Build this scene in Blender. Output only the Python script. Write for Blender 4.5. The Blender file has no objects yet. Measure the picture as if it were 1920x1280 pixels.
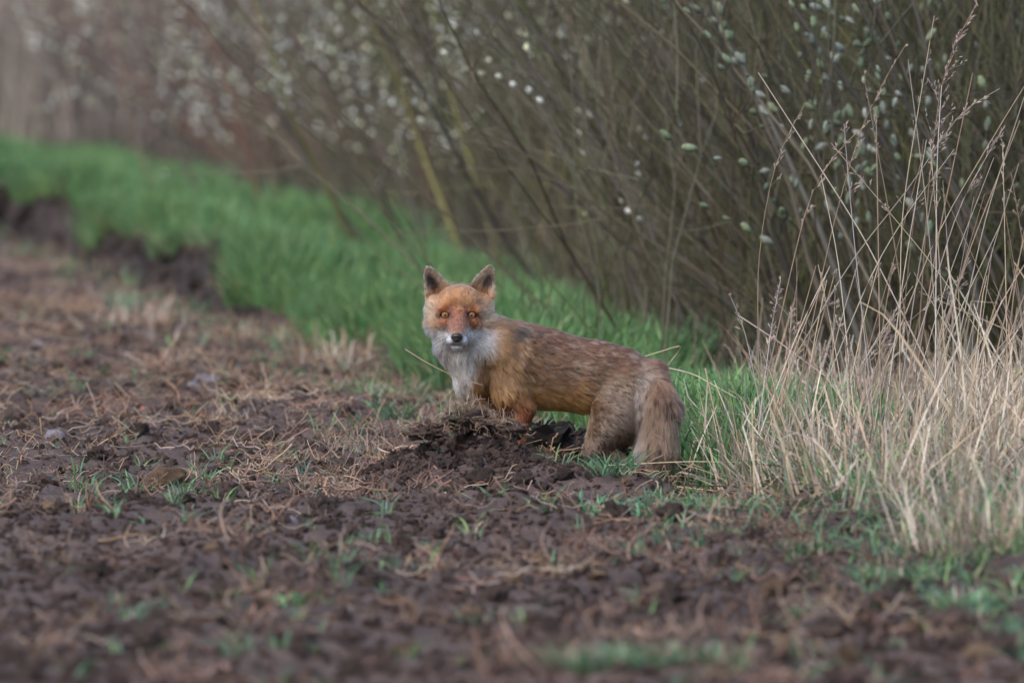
import bpy, math, random
import numpy as np
from mathutils import Vector, kdtree

random.seed(7)
RNG = np.random.default_rng(7)
scene = bpy.context.scene
COL = scene.collection

# ------------------------------------------------------------------ camera, sky, sun, exposure
CAM_H = 1.3
FPX = 1920 * 400 / 36.0                     # focal length in photo pixels
PITCH = math.atan(0.0375)                   # the lens looks this far below the horizon
cam_d = bpy.data.cameras.new('camera')
cam = bpy.data.objects.new('camera', cam_d)
COL.objects.link(cam)
cam.location = (0, 0, CAM_H)
cam.rotation_euler = (math.radians(90) - PITCH, 0, 0)
cam_d.lens = 400
cam_d.sensor_width = 36
cam_d.clip_start = 0.1
cam_d.clip_end = 6000
cam_d.dof.use_dof = True
cam_d.dof.focus_distance = 26.58
cam_d.dof.aperture_fstop = 5.7
scene.camera = cam

SUN_EL, SUN_AZ = math.radians(48), math.radians(215)     # azimuth clockwise from +Y
world = bpy.data.worlds.new('World')
scene.world = world
world.use_nodes = True
wn = world.node_tree
wn.nodes.clear()
sky = wn.nodes.new('ShaderNodeTexSky')
sky.sky_type = 'NISHITA'
sky.sun_disc = False
sky.sun_elevation = SUN_EL
sky.sun_rotation = SUN_AZ
sky.dust_density = 2.5
sky.air_density = 1.0
sky.ozone_density = 1.0
bg = wn.nodes.new('ShaderNodeBackground')
bg.inputs['Strength'].default_value = 0.14
wo = wn.nodes.new('ShaderNodeOutputWorld')
wn.links.new(sky.outputs[0], bg.inputs[0])
wn.links.new(bg.outputs[0], wo.inputs[0])

sun_d = bpy.data.lights.new('sun', 'SUN')
sun_d.energy = 0.9
sun_d.angle = math.radians(35)
sun_d.color = (1.0, 0.97, 0.93)
sun = bpy.data.objects.new('sun', sun_d)
COL.objects.link(sun)
sd = Vector((math.sin(SUN_AZ) * math.cos(SUN_EL), math.cos(SUN_AZ) * math.cos(SUN_EL), math.sin(SUN_EL)))
sun.rotation_euler = sd.to_track_quat('Z', 'Y').to_euler()

scene.view_settings.view_transform = 'Standard'
scene.view_settings.look = 'None'
scene.view_settings.exposure = 1.15
scene.view_settings.gamma = 1.0
scene.view_settings.use_curve_mapping = False
scene.cycles.use_denoising = True
scene.cycles.max_bounces = 7
scene.cycles.diffuse_bounces = 2
scene.cycles.glossy_bounces = 3
scene.cycles.transparent_max_bounces = 8

# ------------------------------------------------------------------ helpers
def unproject(px, py, Y):
    """photo pixel at a known distance Y -> world point"""
    a = math.atan((640 - py) / FPX) - PITCH
    k = Y
    return np.array([(px - 960) / FPX * k * math.cos(PITCH), Y, CAM_H + Y * math.tan(a)])


def ground_at(px, py, z=0.0):
    """photo pixel on the ground at height z -> world point"""
    a = math.tan(PITCH - math.atan((640 - py) / FPX))
    Y = (CAM_H - z) / a
    return unproject(px, py, Y)


def hash3(ix, iy, iz, seed):
    n = (ix * 374761393 + iy * 668265263 + iz * 2147483647 + seed * 1274126177) & 0xFFFFFFFF
    n = ((n ^ (n >> 13)) * 1274126177) & 0xFFFFFFFF
    n = (n ^ (n >> 16)) & 0xFFFFFFFF
    return n.astype(np.float64) / 4294967295.0


def vnoise(x, y, z=0.0, seed=0):
    x = np.asarray(x, float); y = np.asarray(y, float); z = np.asarray(z, float) + 0 * x
    xi = np.floor(x).astype(np.int64); yi = np.floor(y).astype(np.int64); zi = np.floor(z).astype(np.int64)
    fx, fy, fz = x - xi, y - yi, z - zi
    fx = fx * fx * (3 - 2 * fx); fy = fy * fy * (3 - 2 * fy); fz = fz * fz * (3 - 2 * fz)
    r = 0
    for dx in (0, 1):
        for dy in (0, 1):
            for dz in (0, 1):
                w = (fx if dx else 1 - fx) * (fy if dy else 1 - fy) * (fz if dz else 1 - fz)
                r = r + w * hash3(xi + dx, yi + dy, zi + dz, seed)
    return r * 2 - 1


def fbm(x, y, z=0.0, seed=0, octs=4):
    r, a, f = 0, 1.0, 1.0
    for i in range(octs):
        r = r + a * vnoise(np.asarray(x) * f, np.asarray(y) * f, np.asarray(z) * f, seed + i * 17)
        a *= 0.5; f *= 2.03
    return r


def sstep(a, b, x):
    t = np.clip((x - a) / (b - a), 0, 1)
    return t * t * (3 - 2 * t)


def srgb(r, g, b):
    c = np.array([r, g, b], float) / 255.0
    return np.where(c <= 0.04045, c / 12.92, ((c + 0.055) / 1.055) ** 2.4)


def mk_mesh(name, V, F, col=None, mat=None, smooth=True):
    V = np.asarray(V, np.float32).reshape(-1, 3); F = np.asarray(F, np.int32)
    k = F.shape[1]
    me = bpy.data.meshes.new(name)
    me.vertices.add(len(V)); me.vertices.foreach_set('co', V.ravel())
    me.loops.add(F.size); me.loops.foreach_set('vertex_index', F.ravel())
    me.polygons.add(len(F))
    me.polygons.foreach_set('loop_start', np.arange(0, F.size, k, dtype=np.int32))
    me.polygons.foreach_set('use_smooth', np.full(len(F), smooth))
    me.update(calc_edges=True)
    if col is not None:
        col = np.asarray(col, np.float32).reshape(-1, 3)
        a = me.color_attributes.new('col', 'FLOAT_COLOR', 'POINT')
        a.data.foreach_set('color', np.c_[col, np.ones(len(col), np.float32)].astype(np.float32).ravel())
    if mat is not None:
        me.materials.append(mat)
    return me


def mk_obj(name, me, parent=None, loc=None, rot=None, scale=None):
    o = bpy.data.objects.new(name, me)
    COL.objects.link(o)
    if parent is not None:
        o.parent = parent
    if loc is not None: o.location = [float(v) for v in loc]
    if rot is not None: o.rotation_euler = [float(v) for v in rot]
    if scale is not None: o.scale = [float(scale)] * 3 if np.isscalar(scale) else [float(v) for v in scale]
    return o


def tag(o, label=None, cat=None, group=None, kind=None):
    if label: o['label'] = label
    if cat: o['category'] = cat
    if group: o['group'] = group
    if kind: o['kind'] = kind
    return o


def empty(name, loc=(0, 0, 0)):
    o = bpy.data.objects.new(name, None)
    COL.objects.link(o)
    o.location = [float(v) for v in loc]
    o.empty_display_size = 0.05
    return o


class Geo:
    """collects quad geometry with vertex colours"""
    def __init__(self):
        self.V, self.F, self.C, self.n = [], [], [], 0

    def add(self, V, F, C):
        V = np.asarray(V).reshape(-1, 3)
        self.V.append(V); self.F.append(np.asarray(F) + self.n)
        C = np.asarray(C, float)
        if C.ndim == 1: C = np.tile(C, (len(V), 1))
        self.C.append(C.reshape(-1, 3)); self.n += len(V)

    def mesh(self, name, mat, smooth=True):
        return mk_mesh(name, np.concatenate(self.V), np.concatenate(self.F), np.concatenate(self.C), mat, smooth)


def ribbons(G, P, W, side, C):
    """P (n,m,3) centre lines, W (n,m) half widths, side (n,3) or (n,m,3), C (n,3) or (n,m,3)"""
    n, m, _ = P.shape
    if side.ndim == 2: side = np.repeat(side[:, None, :], m, 1)
    V = np.stack([P - side * W[..., None], P + side * W[..., None]], 2).reshape(-1, 3)
    i = np.arange(n)[:, None] * (m * 2) + np.arange(m - 1)[None, :] * 2
    F = np.stack([i, i + 1, i + 3, i + 2], -1).reshape(-1, 4)
    if C.ndim == 2: C = np.repeat(C[:, None, :], m, 1)
    G.add(V, F, np.repeat(C[:, :, None, :], 2, 2).reshape(-1, 3))


def tubes(G, P, R, C, k=5):
    """P (n,m,3), R (n,m), C (n,3) or (n,m,3)"""
    n, m, _ = P.shape
    T = np.gradient(P, axis=1); T /= np.linalg.norm(T, axis=2, keepdims=True) + 1e-9
    ref = np.where(np.abs(T[..., 2:3]) > 0.9, np.array([1.0, 0, 0]), np.array([0, 0, 1.0]))
    A = np.cross(T, ref); A /= np.linalg.norm(A, axis=2, keepdims=True) + 1e-9
    B = np.cross(T, A)
    ang = np.arange(k) / k * 2 * math.pi
    V = P[:, :, None, :] + R[:, :, None, None] * (np.cos(ang)[None, None, :, None] * A[:, :, None, :] + np.sin(ang)[None, None, :, None] * B[:, :, None, :])
    base = (np.arange(n)[:, None, None] * m + np.arange(m - 1)[None, :, None]) * k
    j = np.arange(k)[None, None, :]; j2 = (j + 1) % k
    F = np.stack([base + j, base + j2, base + k + j2, base + k + j], -1).reshape(-1, 4)
    if C.ndim == 2: C = np.repeat(C[:, None, :], m, 1)
    G.add(V.reshape(-1, 3), F, np.repeat(C[:, :, None, :], k, 2).reshape(-1, 3))


def blades(G, rng, n, h, spread, lean, bend, width, cols, seg=5, droop=0.15, base=None, tipcol=None):
    """n grass blades rooted within radius spread"""
    h = np.asarray(h); hh = rng.uniform(h[0], h[1], n)
    r = spread * np.sqrt(rng.random(n)); th = rng.random(n) * 6.283
    if base is None: base = np.stack([r * np.cos(th), r * np.sin(th), 0 * r], 1)
    az = th + rng.normal(0, 0.9, n)
    d = np.stack([np.cos(az), np.sin(az), 0 * az], 1)
    t = np.linspace(0, 1, seg + 1)
    ln = np.abs(rng.normal(lean, lean * 0.5, n)); bn = np.abs(rng.normal(bend, bend * 0.6, n))
    rad = hh[:, None] * (ln[:, None] * t + bn[:, None] * t ** 2.2)
    zz = hh[:, None] * (t - (droop + 0.45 * np.minimum(bn, 1.2))[:, None] * t ** 2.4)
    P = base[:, None, :] + rad[..., None] * d[:, None, :]
    P[..., 2] += zz
    w = np.asarray(width); ww = rng.uniform(w[0], w[1], n)
    W = ww[:, None] * np.clip((0.75 + 0.6 * t) * (1 - t ** 2.2), 0.04, 2)
    tw = az + math.pi / 2 + rng.normal(0, 0.7, n)
    side = np.stack([np.cos(tw), np.sin(tw), 0.15 * rng.normal(size=n)], 1)
    cols = np.asarray(cols); c = cols[rng.integers(0, len(cols), n)] * rng.uniform(0.75, 1.25, (n, 1))
    C = np.repeat(c[:, None, :], seg + 1, 1)
    if tipcol is not None:
        C = C * (1 - t[None, :, None] ** 3 * 0.6) + np.asarray(tipcol) * t[None, :, None] ** 3 * 0.6
    ribbons(G, P, W, side, C)


def kinked(G, rng, n, ln, spread_, lean, kink, width, cols, base=None, seg=7, upright=None):
    """dry straws: straight, then broken or bent over at a joint"""
    L_ = rng.uniform(ln[0], ln[1], n); r = spread_ * np.sqrt(rng.random(n)); th = rng.random(n) * 6.283
    if base is None: base = np.stack([r * np.cos(th), r * np.sin(th), 0 * r], 1)
    az = rng.random(n) * 6.283
    el = np.clip(math.pi / 2 - np.abs(rng.normal(0, lean, n)), 0.05, 1.57)
    t = np.linspace(0, 1, seg + 1); tk = rng.uniform(0.3, 0.95, n)
    ka = np.abs(rng.normal(0, kink, n)); da = rng.normal(0, 0.5, n)
    soft = np.clip((t[None] - tk[:, None]) / 0.12, 0, 1)
    E = el[:, None] - ka[:, None] * soft - 0.25 * t[None] * rng.random((n, 1)); A = az[:, None] + da[:, None] * soft
    D = np.stack([np.cos(E) * np.cos(A), np.cos(E) * np.sin(A), np.sin(E)], -1) * (L_ / seg)[:, None, None]
    P = base[:, None] + np.concatenate([np.zeros((n, 1, 3)), np.cumsum(D[:, :-1], 1)], 1)
    P[..., 2] = np.maximum(P[..., 2], 0.004 + 0.01 * rng.random((n, 1)))
    W = rng.uniform(width[0], width[1], n)[:, None] * np.clip(1.05 - 0.7 * t ** 2, 0.1, 1)
    tw = rng.random(n) * 6.283
    c = np.asarray(cols)[rng.integers(0, len(cols), n)] * rng.uniform(0.7, 1.2, (n, 1))
    ribbons(G, P, W, np.stack([np.cos(tw), np.sin(tw), 0.3 * rng.normal(size=n)], 1), c)


# ------------------------------------------------------------------ materials
def new_mat(name):
    m = bpy.data.materials.new(name); m.use_nodes = True
    nt = m.node_tree; nt.nodes.clear()
    out = nt.nodes.new('ShaderNodeOutputMaterial')
    return m, nt, out


def plant_mat(name, rough=0.6, trans=0.3, vary=0.35, spec=0.3, hue=0.02):
    """vertex colour, varied from plant to plant; thin leaves pass some light"""
    m, nt, out = new_mat(name)
    L = nt.links.new
    at = nt.nodes.new('ShaderNodeAttribute'); at.attribute_name = 'col'
    oi = nt.nodes.new('ShaderNodeObjectInfo')
    mr = nt.nodes.new('ShaderNodeMapRange')
    mr.inputs[3].default_value = 1 - vary; mr.inputs[4].default_value = 1 + vary
    L(oi.outputs['Random'], mr.inputs[0])
    mul = nt.nodes.new('ShaderNodeMath'); mul.operation = 'MULTIPLY'; mul.inputs[1].default_value = 7.13
    L(oi.outputs['Random'], mul.inputs[0])
    fr = nt.nodes.new('ShaderNodeMath'); fr.operation = 'FRACT'; L(mul.outputs[0], fr.inputs[0])
    mr2 = nt.nodes.new('ShaderNodeMapRange'); mr2.inputs[3].default_value = 0.5 - hue; mr2.inputs[4].default_value = 0.5 + hue
    L(fr.outputs[0], mr2.inputs[0])
    tc = nt.nodes.new('ShaderNodeTexCoord')
    nz = nt.nodes.new('ShaderNodeTexNoise'); nz.inputs['Scale'].default_value = 60
    L(tc.outputs['Object'], nz.inputs['Vector'])
    mr3 = nt.nodes.new('ShaderNodeMapRange'); mr3.inputs[3].default_value = 0.75; mr3.inputs[4].default_value = 1.25
    L(nz.outputs['Fac'], mr3.inputs[0])
    mm = nt.nodes.new('ShaderNodeMath'); mm.operation = 'MULTIPLY'
    L(mr.outputs[0], mm.inputs[0]); L(mr3.outputs[0], mm.inputs[1])
    hs = nt.nodes.new('ShaderNodeHueSaturation')
    L(at.outputs['Color'], hs.inputs['Color']); L(mm.outputs[0], hs.inputs['Value']); L(mr2.outputs[0], hs.inputs['Hue'])
    p = nt.nodes.new('ShaderNodeBsdfPrincipled')
    p.inputs['Roughness'].default_value = rough
    p.inputs['Specular IOR Level'].default_value = spec
    L(hs.outputs[0], p.inputs['Base Color'])
    if trans > 0:
        tr = nt.nodes.new('ShaderNodeBsdfTranslucent'); L(hs.outputs[0], tr.inputs['Color'])
        mx = nt.nodes.new('ShaderNodeMixShader'); mx.inputs[0].default_value = trans
        L(p.outputs[0], mx.inputs[1]); L(tr.outputs[0], mx.inputs[2]); L(mx.outputs[0], out.inputs['Surface'])
    else:
        L(p.outputs[0], out.inputs['Surface'])
    return m


def soil_mat(name, use_attr=True, base=(0.05, 0.035, 0.03), scale=1.0, vary=0.0):
    """crumbly earth: mottled colour, rough, fine bump"""
    m, nt, out = new_mat(name)
    L = nt.links.new
    tc = nt.nodes.new('ShaderNodeTexCoord')
    n1 = nt.nodes.new('ShaderNodeTexNoise'); n1.inputs['Scale'].default_value = 9 * scale; n1.inputs['Detail'].default_value = 6
    n2 = nt.nodes.new('ShaderNodeTexNoise'); n2.inputs['Scale'].default_value = 110 * scale; n2.inputs['Detail'].default_value = 5
    n2.inputs['Roughness'].default_value = 0.7
    for n in (n1, n2): L(tc.outputs['Object'], n.inputs['Vector'])
    r = nt.nodes.new('ShaderNodeValToRGB')
    r.color_ramp.elements[0].position = 0.3; r.color_ramp.elements[0].color = (0.62, 0.6, 0.62, 1)
    r.color_ramp.elements[1].position = 0.72; r.color_ramp.elements[1].color = (1.45, 1.38, 1.32, 1)
    L(n1.outputs['Fac'], r.inputs[0])
    r2 = nt.nodes.new('ShaderNodeValToRGB')
    r2.color_ramp.elements[0].position = 0.3; r2.color_ramp.elements[0].color = (0.6, 0.6, 0.6, 1)
    r2.color_ramp.elements[1].position = 0.75; r2.color_ramp.elements[1].color = (1.5, 1.5, 1.5, 1)
    L(n2.outputs['Fac'], r2.inputs[0])
    m1 = nt.nodes.new('ShaderNodeMix'); m1.data_type = 'RGBA'; m1.blend_type = 'MULTIPLY'; m1.inputs[0].default_value = 1
    L(r.outputs[0], m1.inputs[6]); L(r2.outputs[0], m1.inputs[7])
    m2 = nt.nodes.new('ShaderNodeMix'); m2.data_type = 'RGBA'; m2.blend_type = 'MULTIPLY'; m2.inputs[0].default_value = 1
    L(m1.outputs[2], m2.inputs[6])
    if use_attr:
        at = nt.nodes.new('ShaderNodeAttribute'); at.attribute_name = 'col'
        L(at.outputs['Color'], m2.inputs[7])
    else:
        m2.inputs[7].default_value = (*base, 1)
    last = m2.outputs[2]
    if vary > 0:
        oi = nt.nodes.new('ShaderNodeObjectInfo')
        mr = nt.nodes.new('ShaderNodeMapRange'); mr.inputs[3].default_value = 1 - vary; mr.inputs[4].default_value = 1 + vary
        L(oi.outputs['Random'], mr.inputs[0])
        hs = nt.nodes.new('ShaderNodeHueSaturation'); L(last, hs.inputs['Color']); L(mr.outputs[0], hs.inputs['Value'])
        last = hs.outputs[0]
    p = nt.nodes.new('ShaderNodeBsdfPrincipled')
    p.inputs['Roughness'].default_value = 0.9
    p.inputs['Specular IOR Level'].default_value = 0.25
    L(last, p.inputs['Base Color'])
    b = nt.nodes.new('ShaderNodeBump'); b.inputs['Strength'].default_value = 0.9; b.inputs['Distance'].default_value = 0.01
    L(n2.outputs['Fac'], b.inputs['Height']); L(b.outputs[0], p.inputs['Normal'])
    L(p.outputs[0], out.inputs['Surface'])
    return m


M_GROUND = soil_mat('earth_ground')
M_CLOD = soil_mat('earth_clods', True, scale=1.6, vary=0.35)
M_STONE = soil_mat('stone', True, scale=0.8, vary=0.1)
M_GRASS = plant_mat('green_grass', 0.5, 0.3, 0.3)
M_TURF = plant_mat('verge_grass', 0.5, 0.3, 0.42, 0.3, 0.035)
M_STRAW = plant_mat('dry_straw', 0.65, 0.2, 0.3)
M_BARK = plant_mat('willow_bark', 0.8, 0.0, 0.2, 0.2)
M_CATKIN = plant_mat('catkin_fluff', 0.9, 0.25, 0.3, 0.1, 0.03)
M_ROOT = plant_mat('roots', 0.8, 0.0, 0.3, 0.2)

# plain colours of the place (linear)
SOIL = np.array([0.086, 0.063, 0.056])
SOIL_DARK = np.array([0.034, 0.025, 0.023])  # dark sods; also paints the shade of furrow and scrape
LITTER = np.array([0.062, 0.051, 0.039])
GRASSEARTH = np.array([0.050, 0.070, 0.035])
STRAWS = np.array([[0.47, 0.37, 0.27], [0.40, 0.30, 0.21], [0.52, 0.45, 0.37], [0.34, 0.245, 0.17], [0.45, 0.39, 0.33]])
GREENS = np.array([[0.095, 0.215, 0.062], [0.075, 0.18, 0.058], [0.125, 0.235, 0.08], [0.09, 0.20, 0.085], [0.16, 0.25, 0.10]])
FRESH = np.array([[0.10, 0.22, 0.10], [0.13, 0.25, 0.12], [0.12, 0.23, 0.15], [0.17, 0.27, 0.10]])

# lump of earth or stone: a noise-bumped sphere
def lump(name, mat, seed, rough=0.35, flat=0.7, sub=(14, 9), col=None, freq=1.6, colvar=0.25, octs=3, smooth=True):
    rng = np.random.default_rng(seed)
    nu, nv = sub
    u = np.arange(nu) / nu * 2 * math.pi; v = np.linspace(0.06, math.pi - 0.06, nv)
    U, Vv = np.meshgrid(u, v)
    D = np.stack([np.cos(U) * np.sin(Vv), np.sin(U) * np.sin(Vv), np.cos(Vv)], -1).reshape(-1, 3)
    so = rng.random(3) * 50
    r = 1 + rough * fbm(D[:, 0] * freq + so[0], D[:, 1] * freq + so[1], D[:, 2] * freq + so[2], seed, octs)
    P = D * r[:, None] * np.array([1, rng.uniform(0.7, 1), flat])
    i = np.arange(nv - 1)[:, None] * nu + np.arange(nu)[None, :]
    i2 = np.arange(nv - 1)[:, None] * nu + ((np.arange(nu) + 1) % nu)[None, :]
    Fq = np.stack([i, i + nu, i2 + nu, i2], -1).reshape(-1, 4)
    n = len(P)
    P = np.concatenate([P, [P[:nu].mean(0), P[-nu:].mean(0)]])
    a = np.arange(nu); b = (a + 1) % nu
    cap1 = np.stack([a, b, np.full(nu, n), np.full(nu, n)], -1)
    cap2 = np.stack([b, a, np.full(nu, n + 1), np.full(nu, n + 1)], -1) + np.array([n - nu, n - nu, 0, 0])
    c = (np.asarray(col) if col is not None else SOIL) * (1 + colvar * fbm(P[:, 0] * 3 + so[1], P[:, 1] * 3, P[:, 2] * 3, seed + 3, 2))[:, None]
    G = Geo(); G.add(P, Fq, np.clip(c, 0.01, 1))
    me_faces = [tuple(q) for q in Fq] + [tuple(q[:3]) for q in cap1] + [tuple(q[:3]) for q in cap2]
    me = bpy.data.meshes.new(name); me.from_pydata([tuple(p) for p in P], [], me_faces)
    me.polygons.foreach_set('use_smooth', np.full(len(me.polygons), smooth))
    at = me.color_attributes.new('col', 'FLOAT_COLOR', 'POINT')
    at.data.foreach_set('color', np.c_[np.clip(c, 0.01, 1), np.ones(len(c))].astype(np.float32).ravel())
    me.materials.append(mat); me.update()
    return me


# ------------------------------------------------------------------ terrain
def x_furrow(y):
    return 0.92 - 0.1223 * (y - 22.1)


BUSH_Y = np.array([15, 24, 29, 33.3, 39.5, 43.8, 49, 59, 69, 90, 200])
BUSH_X = np.array([2.1, 1.05, 0.56, 0.31, -0.12, -0.54, -1.15, -2.6, -4.2, -7.5, -24.0])


def x_bush(y):
    return np.interp(y, BUSH_Y, BUSH_X)


def zg(x, y):
    x = np.asarray(x, float); y = np.asarray(y, float)
    near = sstep(90, 60, y) * sstep(8, 5, np.abs(x)) * sstep(10, 16, y)
    s = x - x_furrow(y) + 0.05 * vnoise(y * 0.9, 0 * y, seed=3)
    soil = 0.018 * fbm(x * 5, y * 1.6, seed=11, octs=4) + 0.012 * fbm(x * 22, y * 12, seed=21, octs=3)
    soil = soil + 0.02 * vnoise(x * 1.6, y * 0.5, seed=5)
    bank = 0.03 + 0.025 * vnoise(x * 2.0, y * 0.6, seed=8) + 0.09 * np.exp(-((s - 0.22) / 0.35) ** 2) * sstep(36.5, 40, y) * (1 + 0.5 * vnoise(y * 1.1, 0 * y + 7.7, seed=19))
    z = np.where(s < 0.05, soil, 0)
    z = soil * sstep(0.25, 0.0, s) + bank * sstep(0.06, 0.20, s)
    depth = 0.05 + 0.17 * sstep(35.5, 39.5, y) - 0.05 * sstep(25.6, 24.6, y)
    wob = 1 + 0.5 * vnoise(y * 1.4, 0 * y + 4.2, seed=31)
    z = z - depth * wob * np.exp(-((s - 0.03) / (0.11 - 0.025 * sstep(36, 40, y))) ** 2)
    # the scrape the fox stands in
    px, py = (x - 0.17) / 0.36, (y - 26.85) / 0.42
    r2 = px * px + py * py
    w = np.exp(-r2 ** 2)
    z = z * (1 - w) + w * (-0.062 + 0.05 * sstep(0.08, -0.12, x) + 0.006 * fbm(x * 20, y * 14, seed=9, octs=2))
    # back wall of the scrape
    z = z + 0.085 * np.exp(-((x - 0.10) / 0.24) ** 4 - ((y - 27.32) / 0.16) ** 2)
    # heap of thrown soil beside the scrape
    hp = np.exp(-np.abs((x + 0.11) / 0.20) ** 2.2 - np.abs((y - 26.2) / 0.20) ** 2.2)
    z = z + hp * (0.095 + 0.035 * fbm(x * 14, y * 9, seed=13, octs=3))
    # rim of thrown soil before the scrape
    z = z + 0.03 * np.exp(-((y - 25.9) / 0.3) ** 2) * sstep(0.55, 0.3, x) * sstep(-0.5, -0.2, x)
    return z * near


def axis(lo, hi, step, far):
    a = list(np.arange(lo, hi + 1e-9, step))
    d, x = step * 1.6, hi
    while x < far: x += d; d *= 1.35; a.append(x)
    d, x = step * 1.6, lo
    while x > -far: x -= d; d *= 1.35; a.insert(0, x)
    return np.array(a)


xs = axis(-2.5, 1.5, 0.014, 2500)
ys = axis(18.0, 48.0, 0.04, 2500)
X, Y = np.meshgrid(xs, ys, indexing='xy')
Z = zg(X, Y)
nx, ny = len(xs), len(ys)
i = (np.arange(ny - 1)[:, None] * nx + np.arange(nx - 1)[None, :])
F = np.stack([i, i + 1, i + nx + 1, i + nx], -1).reshape(-1, 4)
S = X - x_furrow(Y) + 0.07 * vnoise(X * 3, Y * 1.1, seed=41)
wg = sstep(0.17, 0.26, S); wl = sstep(-0.15, 0.35, X - x_bush(Y) + 0.2 * vnoise(X * 2, Y * 0.8, seed=44))
C = SOIL * (1 - wg[..., None]) + GRASSEARTH * wg[..., None]
C = C * (1 - wl[..., None]) + LITTER * wl[..., None]  # litter tone kept low to paint the thicket's shade on the ground
furrow_shade = (sstep(0.22, 0.08, np.abs(S - 0.03)) * (0.4 + 0.6 * sstep(35, 39, Y)))[..., None]                 # shade of the furrow, painted into the soil colour
C = C * (1 - 0.95 * furrow_shade) + SOIL_DARK * 0.95 * furrow_shade
hole_shade = np.exp(-((X - 0.11) / 0.28) ** 4 - ((Y - 26.95) / 0.36) ** 4)[..., None]
C = C * (1 - hole_shade) + SOIL_DARK * hole_shade  # dark hollow under the fox: shade painted into the soil colour
C = C * (1 + 0.22 * fbm(X * 2.2, Y * 0.9, seed=51, octs=3)[..., None])
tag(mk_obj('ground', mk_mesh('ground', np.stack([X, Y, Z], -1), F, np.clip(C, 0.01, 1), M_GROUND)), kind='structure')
del X, Y, Z, S, wg, wl, C

# ------------------------------------------------------------------ scattering of uncountable stuff
def scatter(name, protos, pts, rots, scls, idx, label, cat):
    n = len(pts)
    me = bpy.data.meshes.new(name)
    me.vertices.add(n); me.vertices.foreach_set('co', np.asarray(pts, np.float32).ravel())
    for nm, ty, arr, key in (('rot', 'FLOAT_VECTOR', rots, 'vector'), ('scl', 'FLOAT_VECTOR', scls, 'vector'), ('pick', 'INT', idx, 'value')):
        a = me.attributes.new(nm, ty, 'POINT')
        a.data.foreach_set(key, np.asarray(arr, np.int32 if ty == 'INT' else np.float32).ravel())
    o = mk_obj(name, me)
    tag(o, label, cat, kind='stuff')
    ng = bpy.data.node_groups.new(name, 'GeometryNodeTree')
    ng.interface.new_socket('Geometry', in_out='INPUT', socket_type='NodeSocketGeometry')
    ng.interface.new_socket('Geometry', in_out='OUTPUT', socket_type='NodeSocketGeometry')
    N, L = ng.nodes, ng.links.new
    gi, go = N.new('NodeGroupInput'), N.new('NodeGroupOutput')
    iop = N.new('GeometryNodeInstanceOnPoints'); iop.inputs['Pick Instance'].default_value = True
    jn = N.new('GeometryNodeJoinGeometry')
    for pm in reversed(protos):
        po = bpy.data.objects.new(name + '_piece', pm)
        oi = N.new('GeometryNodeObjectInfo'); oi.inputs['Object'].default_value = po
        g2 = N.new('GeometryNodeGeometryToInstance')
        L(oi.outputs['Geometry'], g2.inputs[0]); L(g2.outputs[0], jn.inputs[0])
    def attr(nm, ty):
        a = N.new('GeometryNodeInputNamedAttribute'); a.data_type = ty; a.inputs['Name'].default_value = nm
        return a.outputs[0]
    e2r = N.new('FunctionNodeEulerToRotation'); L(attr('rot', 'FLOAT_VECTOR'), e2r.inputs[0])
    L(gi.outputs[0], iop.inputs['Points']); L(jn.outputs[0], iop.inputs['Instance'])
    L(attr('pick', 'INT'), iop.inputs['Instance Index']); L(e2r.outputs[0], iop.inputs['Rotation'])
    L(attr('scl', 'FLOAT_VECTOR'), iop.inputs['Scale']); L(iop.outputs[0], go.inputs[0])
    md = o.modifiers.new('scatter', 'NODES'); md.node_group = ng
    return o


def spread(n, y0, y1, cond, margin=0.5, rng=RNG, power=1.0):
    """random ground points inside what the lens (and a step aside) can see"""
    out = []
    tot = 0
    while tot < n:
        m = int((n - tot) * 3) + 200
        y = y0 + (y1 - y0) * rng.random(m) ** power
        x = rng.uniform(-1, 1, m) * (0.0455 * y + margin)
        k = cond(x, y)
        p = np.stack([x[k], y[k]], 1); out.append(p); tot += len(p)
        if len(out) > 400: break
    p = np.concatenate(out)[:n]
    return np.c_[p, zg(p[:, 0], p[:, 1])]


def eul(rng, n, tilt=0.0):
    return np.c_[rng.normal(0, tilt, n) if tilt else np.zeros(n), rng.normal(0, tilt, n) if tilt else np.zeros(n), rng.random(n) * 6.283]


def scl3(s, sz=None):
    return np.stack([s, s, s if sz is None else s * sz], 1)


def off(x, y):
    return x - x_furrow(y)


# --- soil crumbs
crumbs = [lump('soil_crumb', M_CLOD, 100 + k, 0.75, 0.65, (12, 9), SOIL * (0.85 + 0.09 * k) * np.array([1, 1 - 0.01 * k, 1 - 0.015 * k]), 2.4, 0.3, 4, smooth=False) for k in range(8)]
n = 42000
p = spread(n, 18.0, 50, lambda x, y: (off(x, y) < 0.14 + 0.05 * np.sin(y * 3)), power=1.15)
p2 = np.c_[RNG.normal(-0.11, 0.15, 1500), RNG.normal(26.15, 0.17, 1500)]                 # the thrown heap
p3y = RNG.uniform(26, 50, 4000); p3 = np.c_[x_furrow(p3y) + RNG.uniform(-0.1, 0.24, 4000), p3y]
p3 = p3[(p3y > 37.5) | (p3[:, 0] < x_furrow(p3y) + 0.1)]
p4 = np.c_[RNG.normal(0.17, 0.2, 700), RNG.normal(26.6, 0.3, 700)]                       # the scrape
fp = np.concatenate([p3[p3[:, 1] > 36.5], np.c_[RNG.normal(0.12, 0.16, 900), RNG.uniform(26.7, 27.35, 900)]])
q_ = np.concatenate([p2, p3[p3[:, 1] <= 36.5], p4]); p = np.concatenate([p, np.c_[q_, zg(q_[:, 0], q_[:, 1])]]); n = len(p)
sz = np.exp(RNG.normal(math.log(0.0046), 0.60, n)).clip(0.002, 0.022)
p[:, 2] += sz * 0.15
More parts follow.
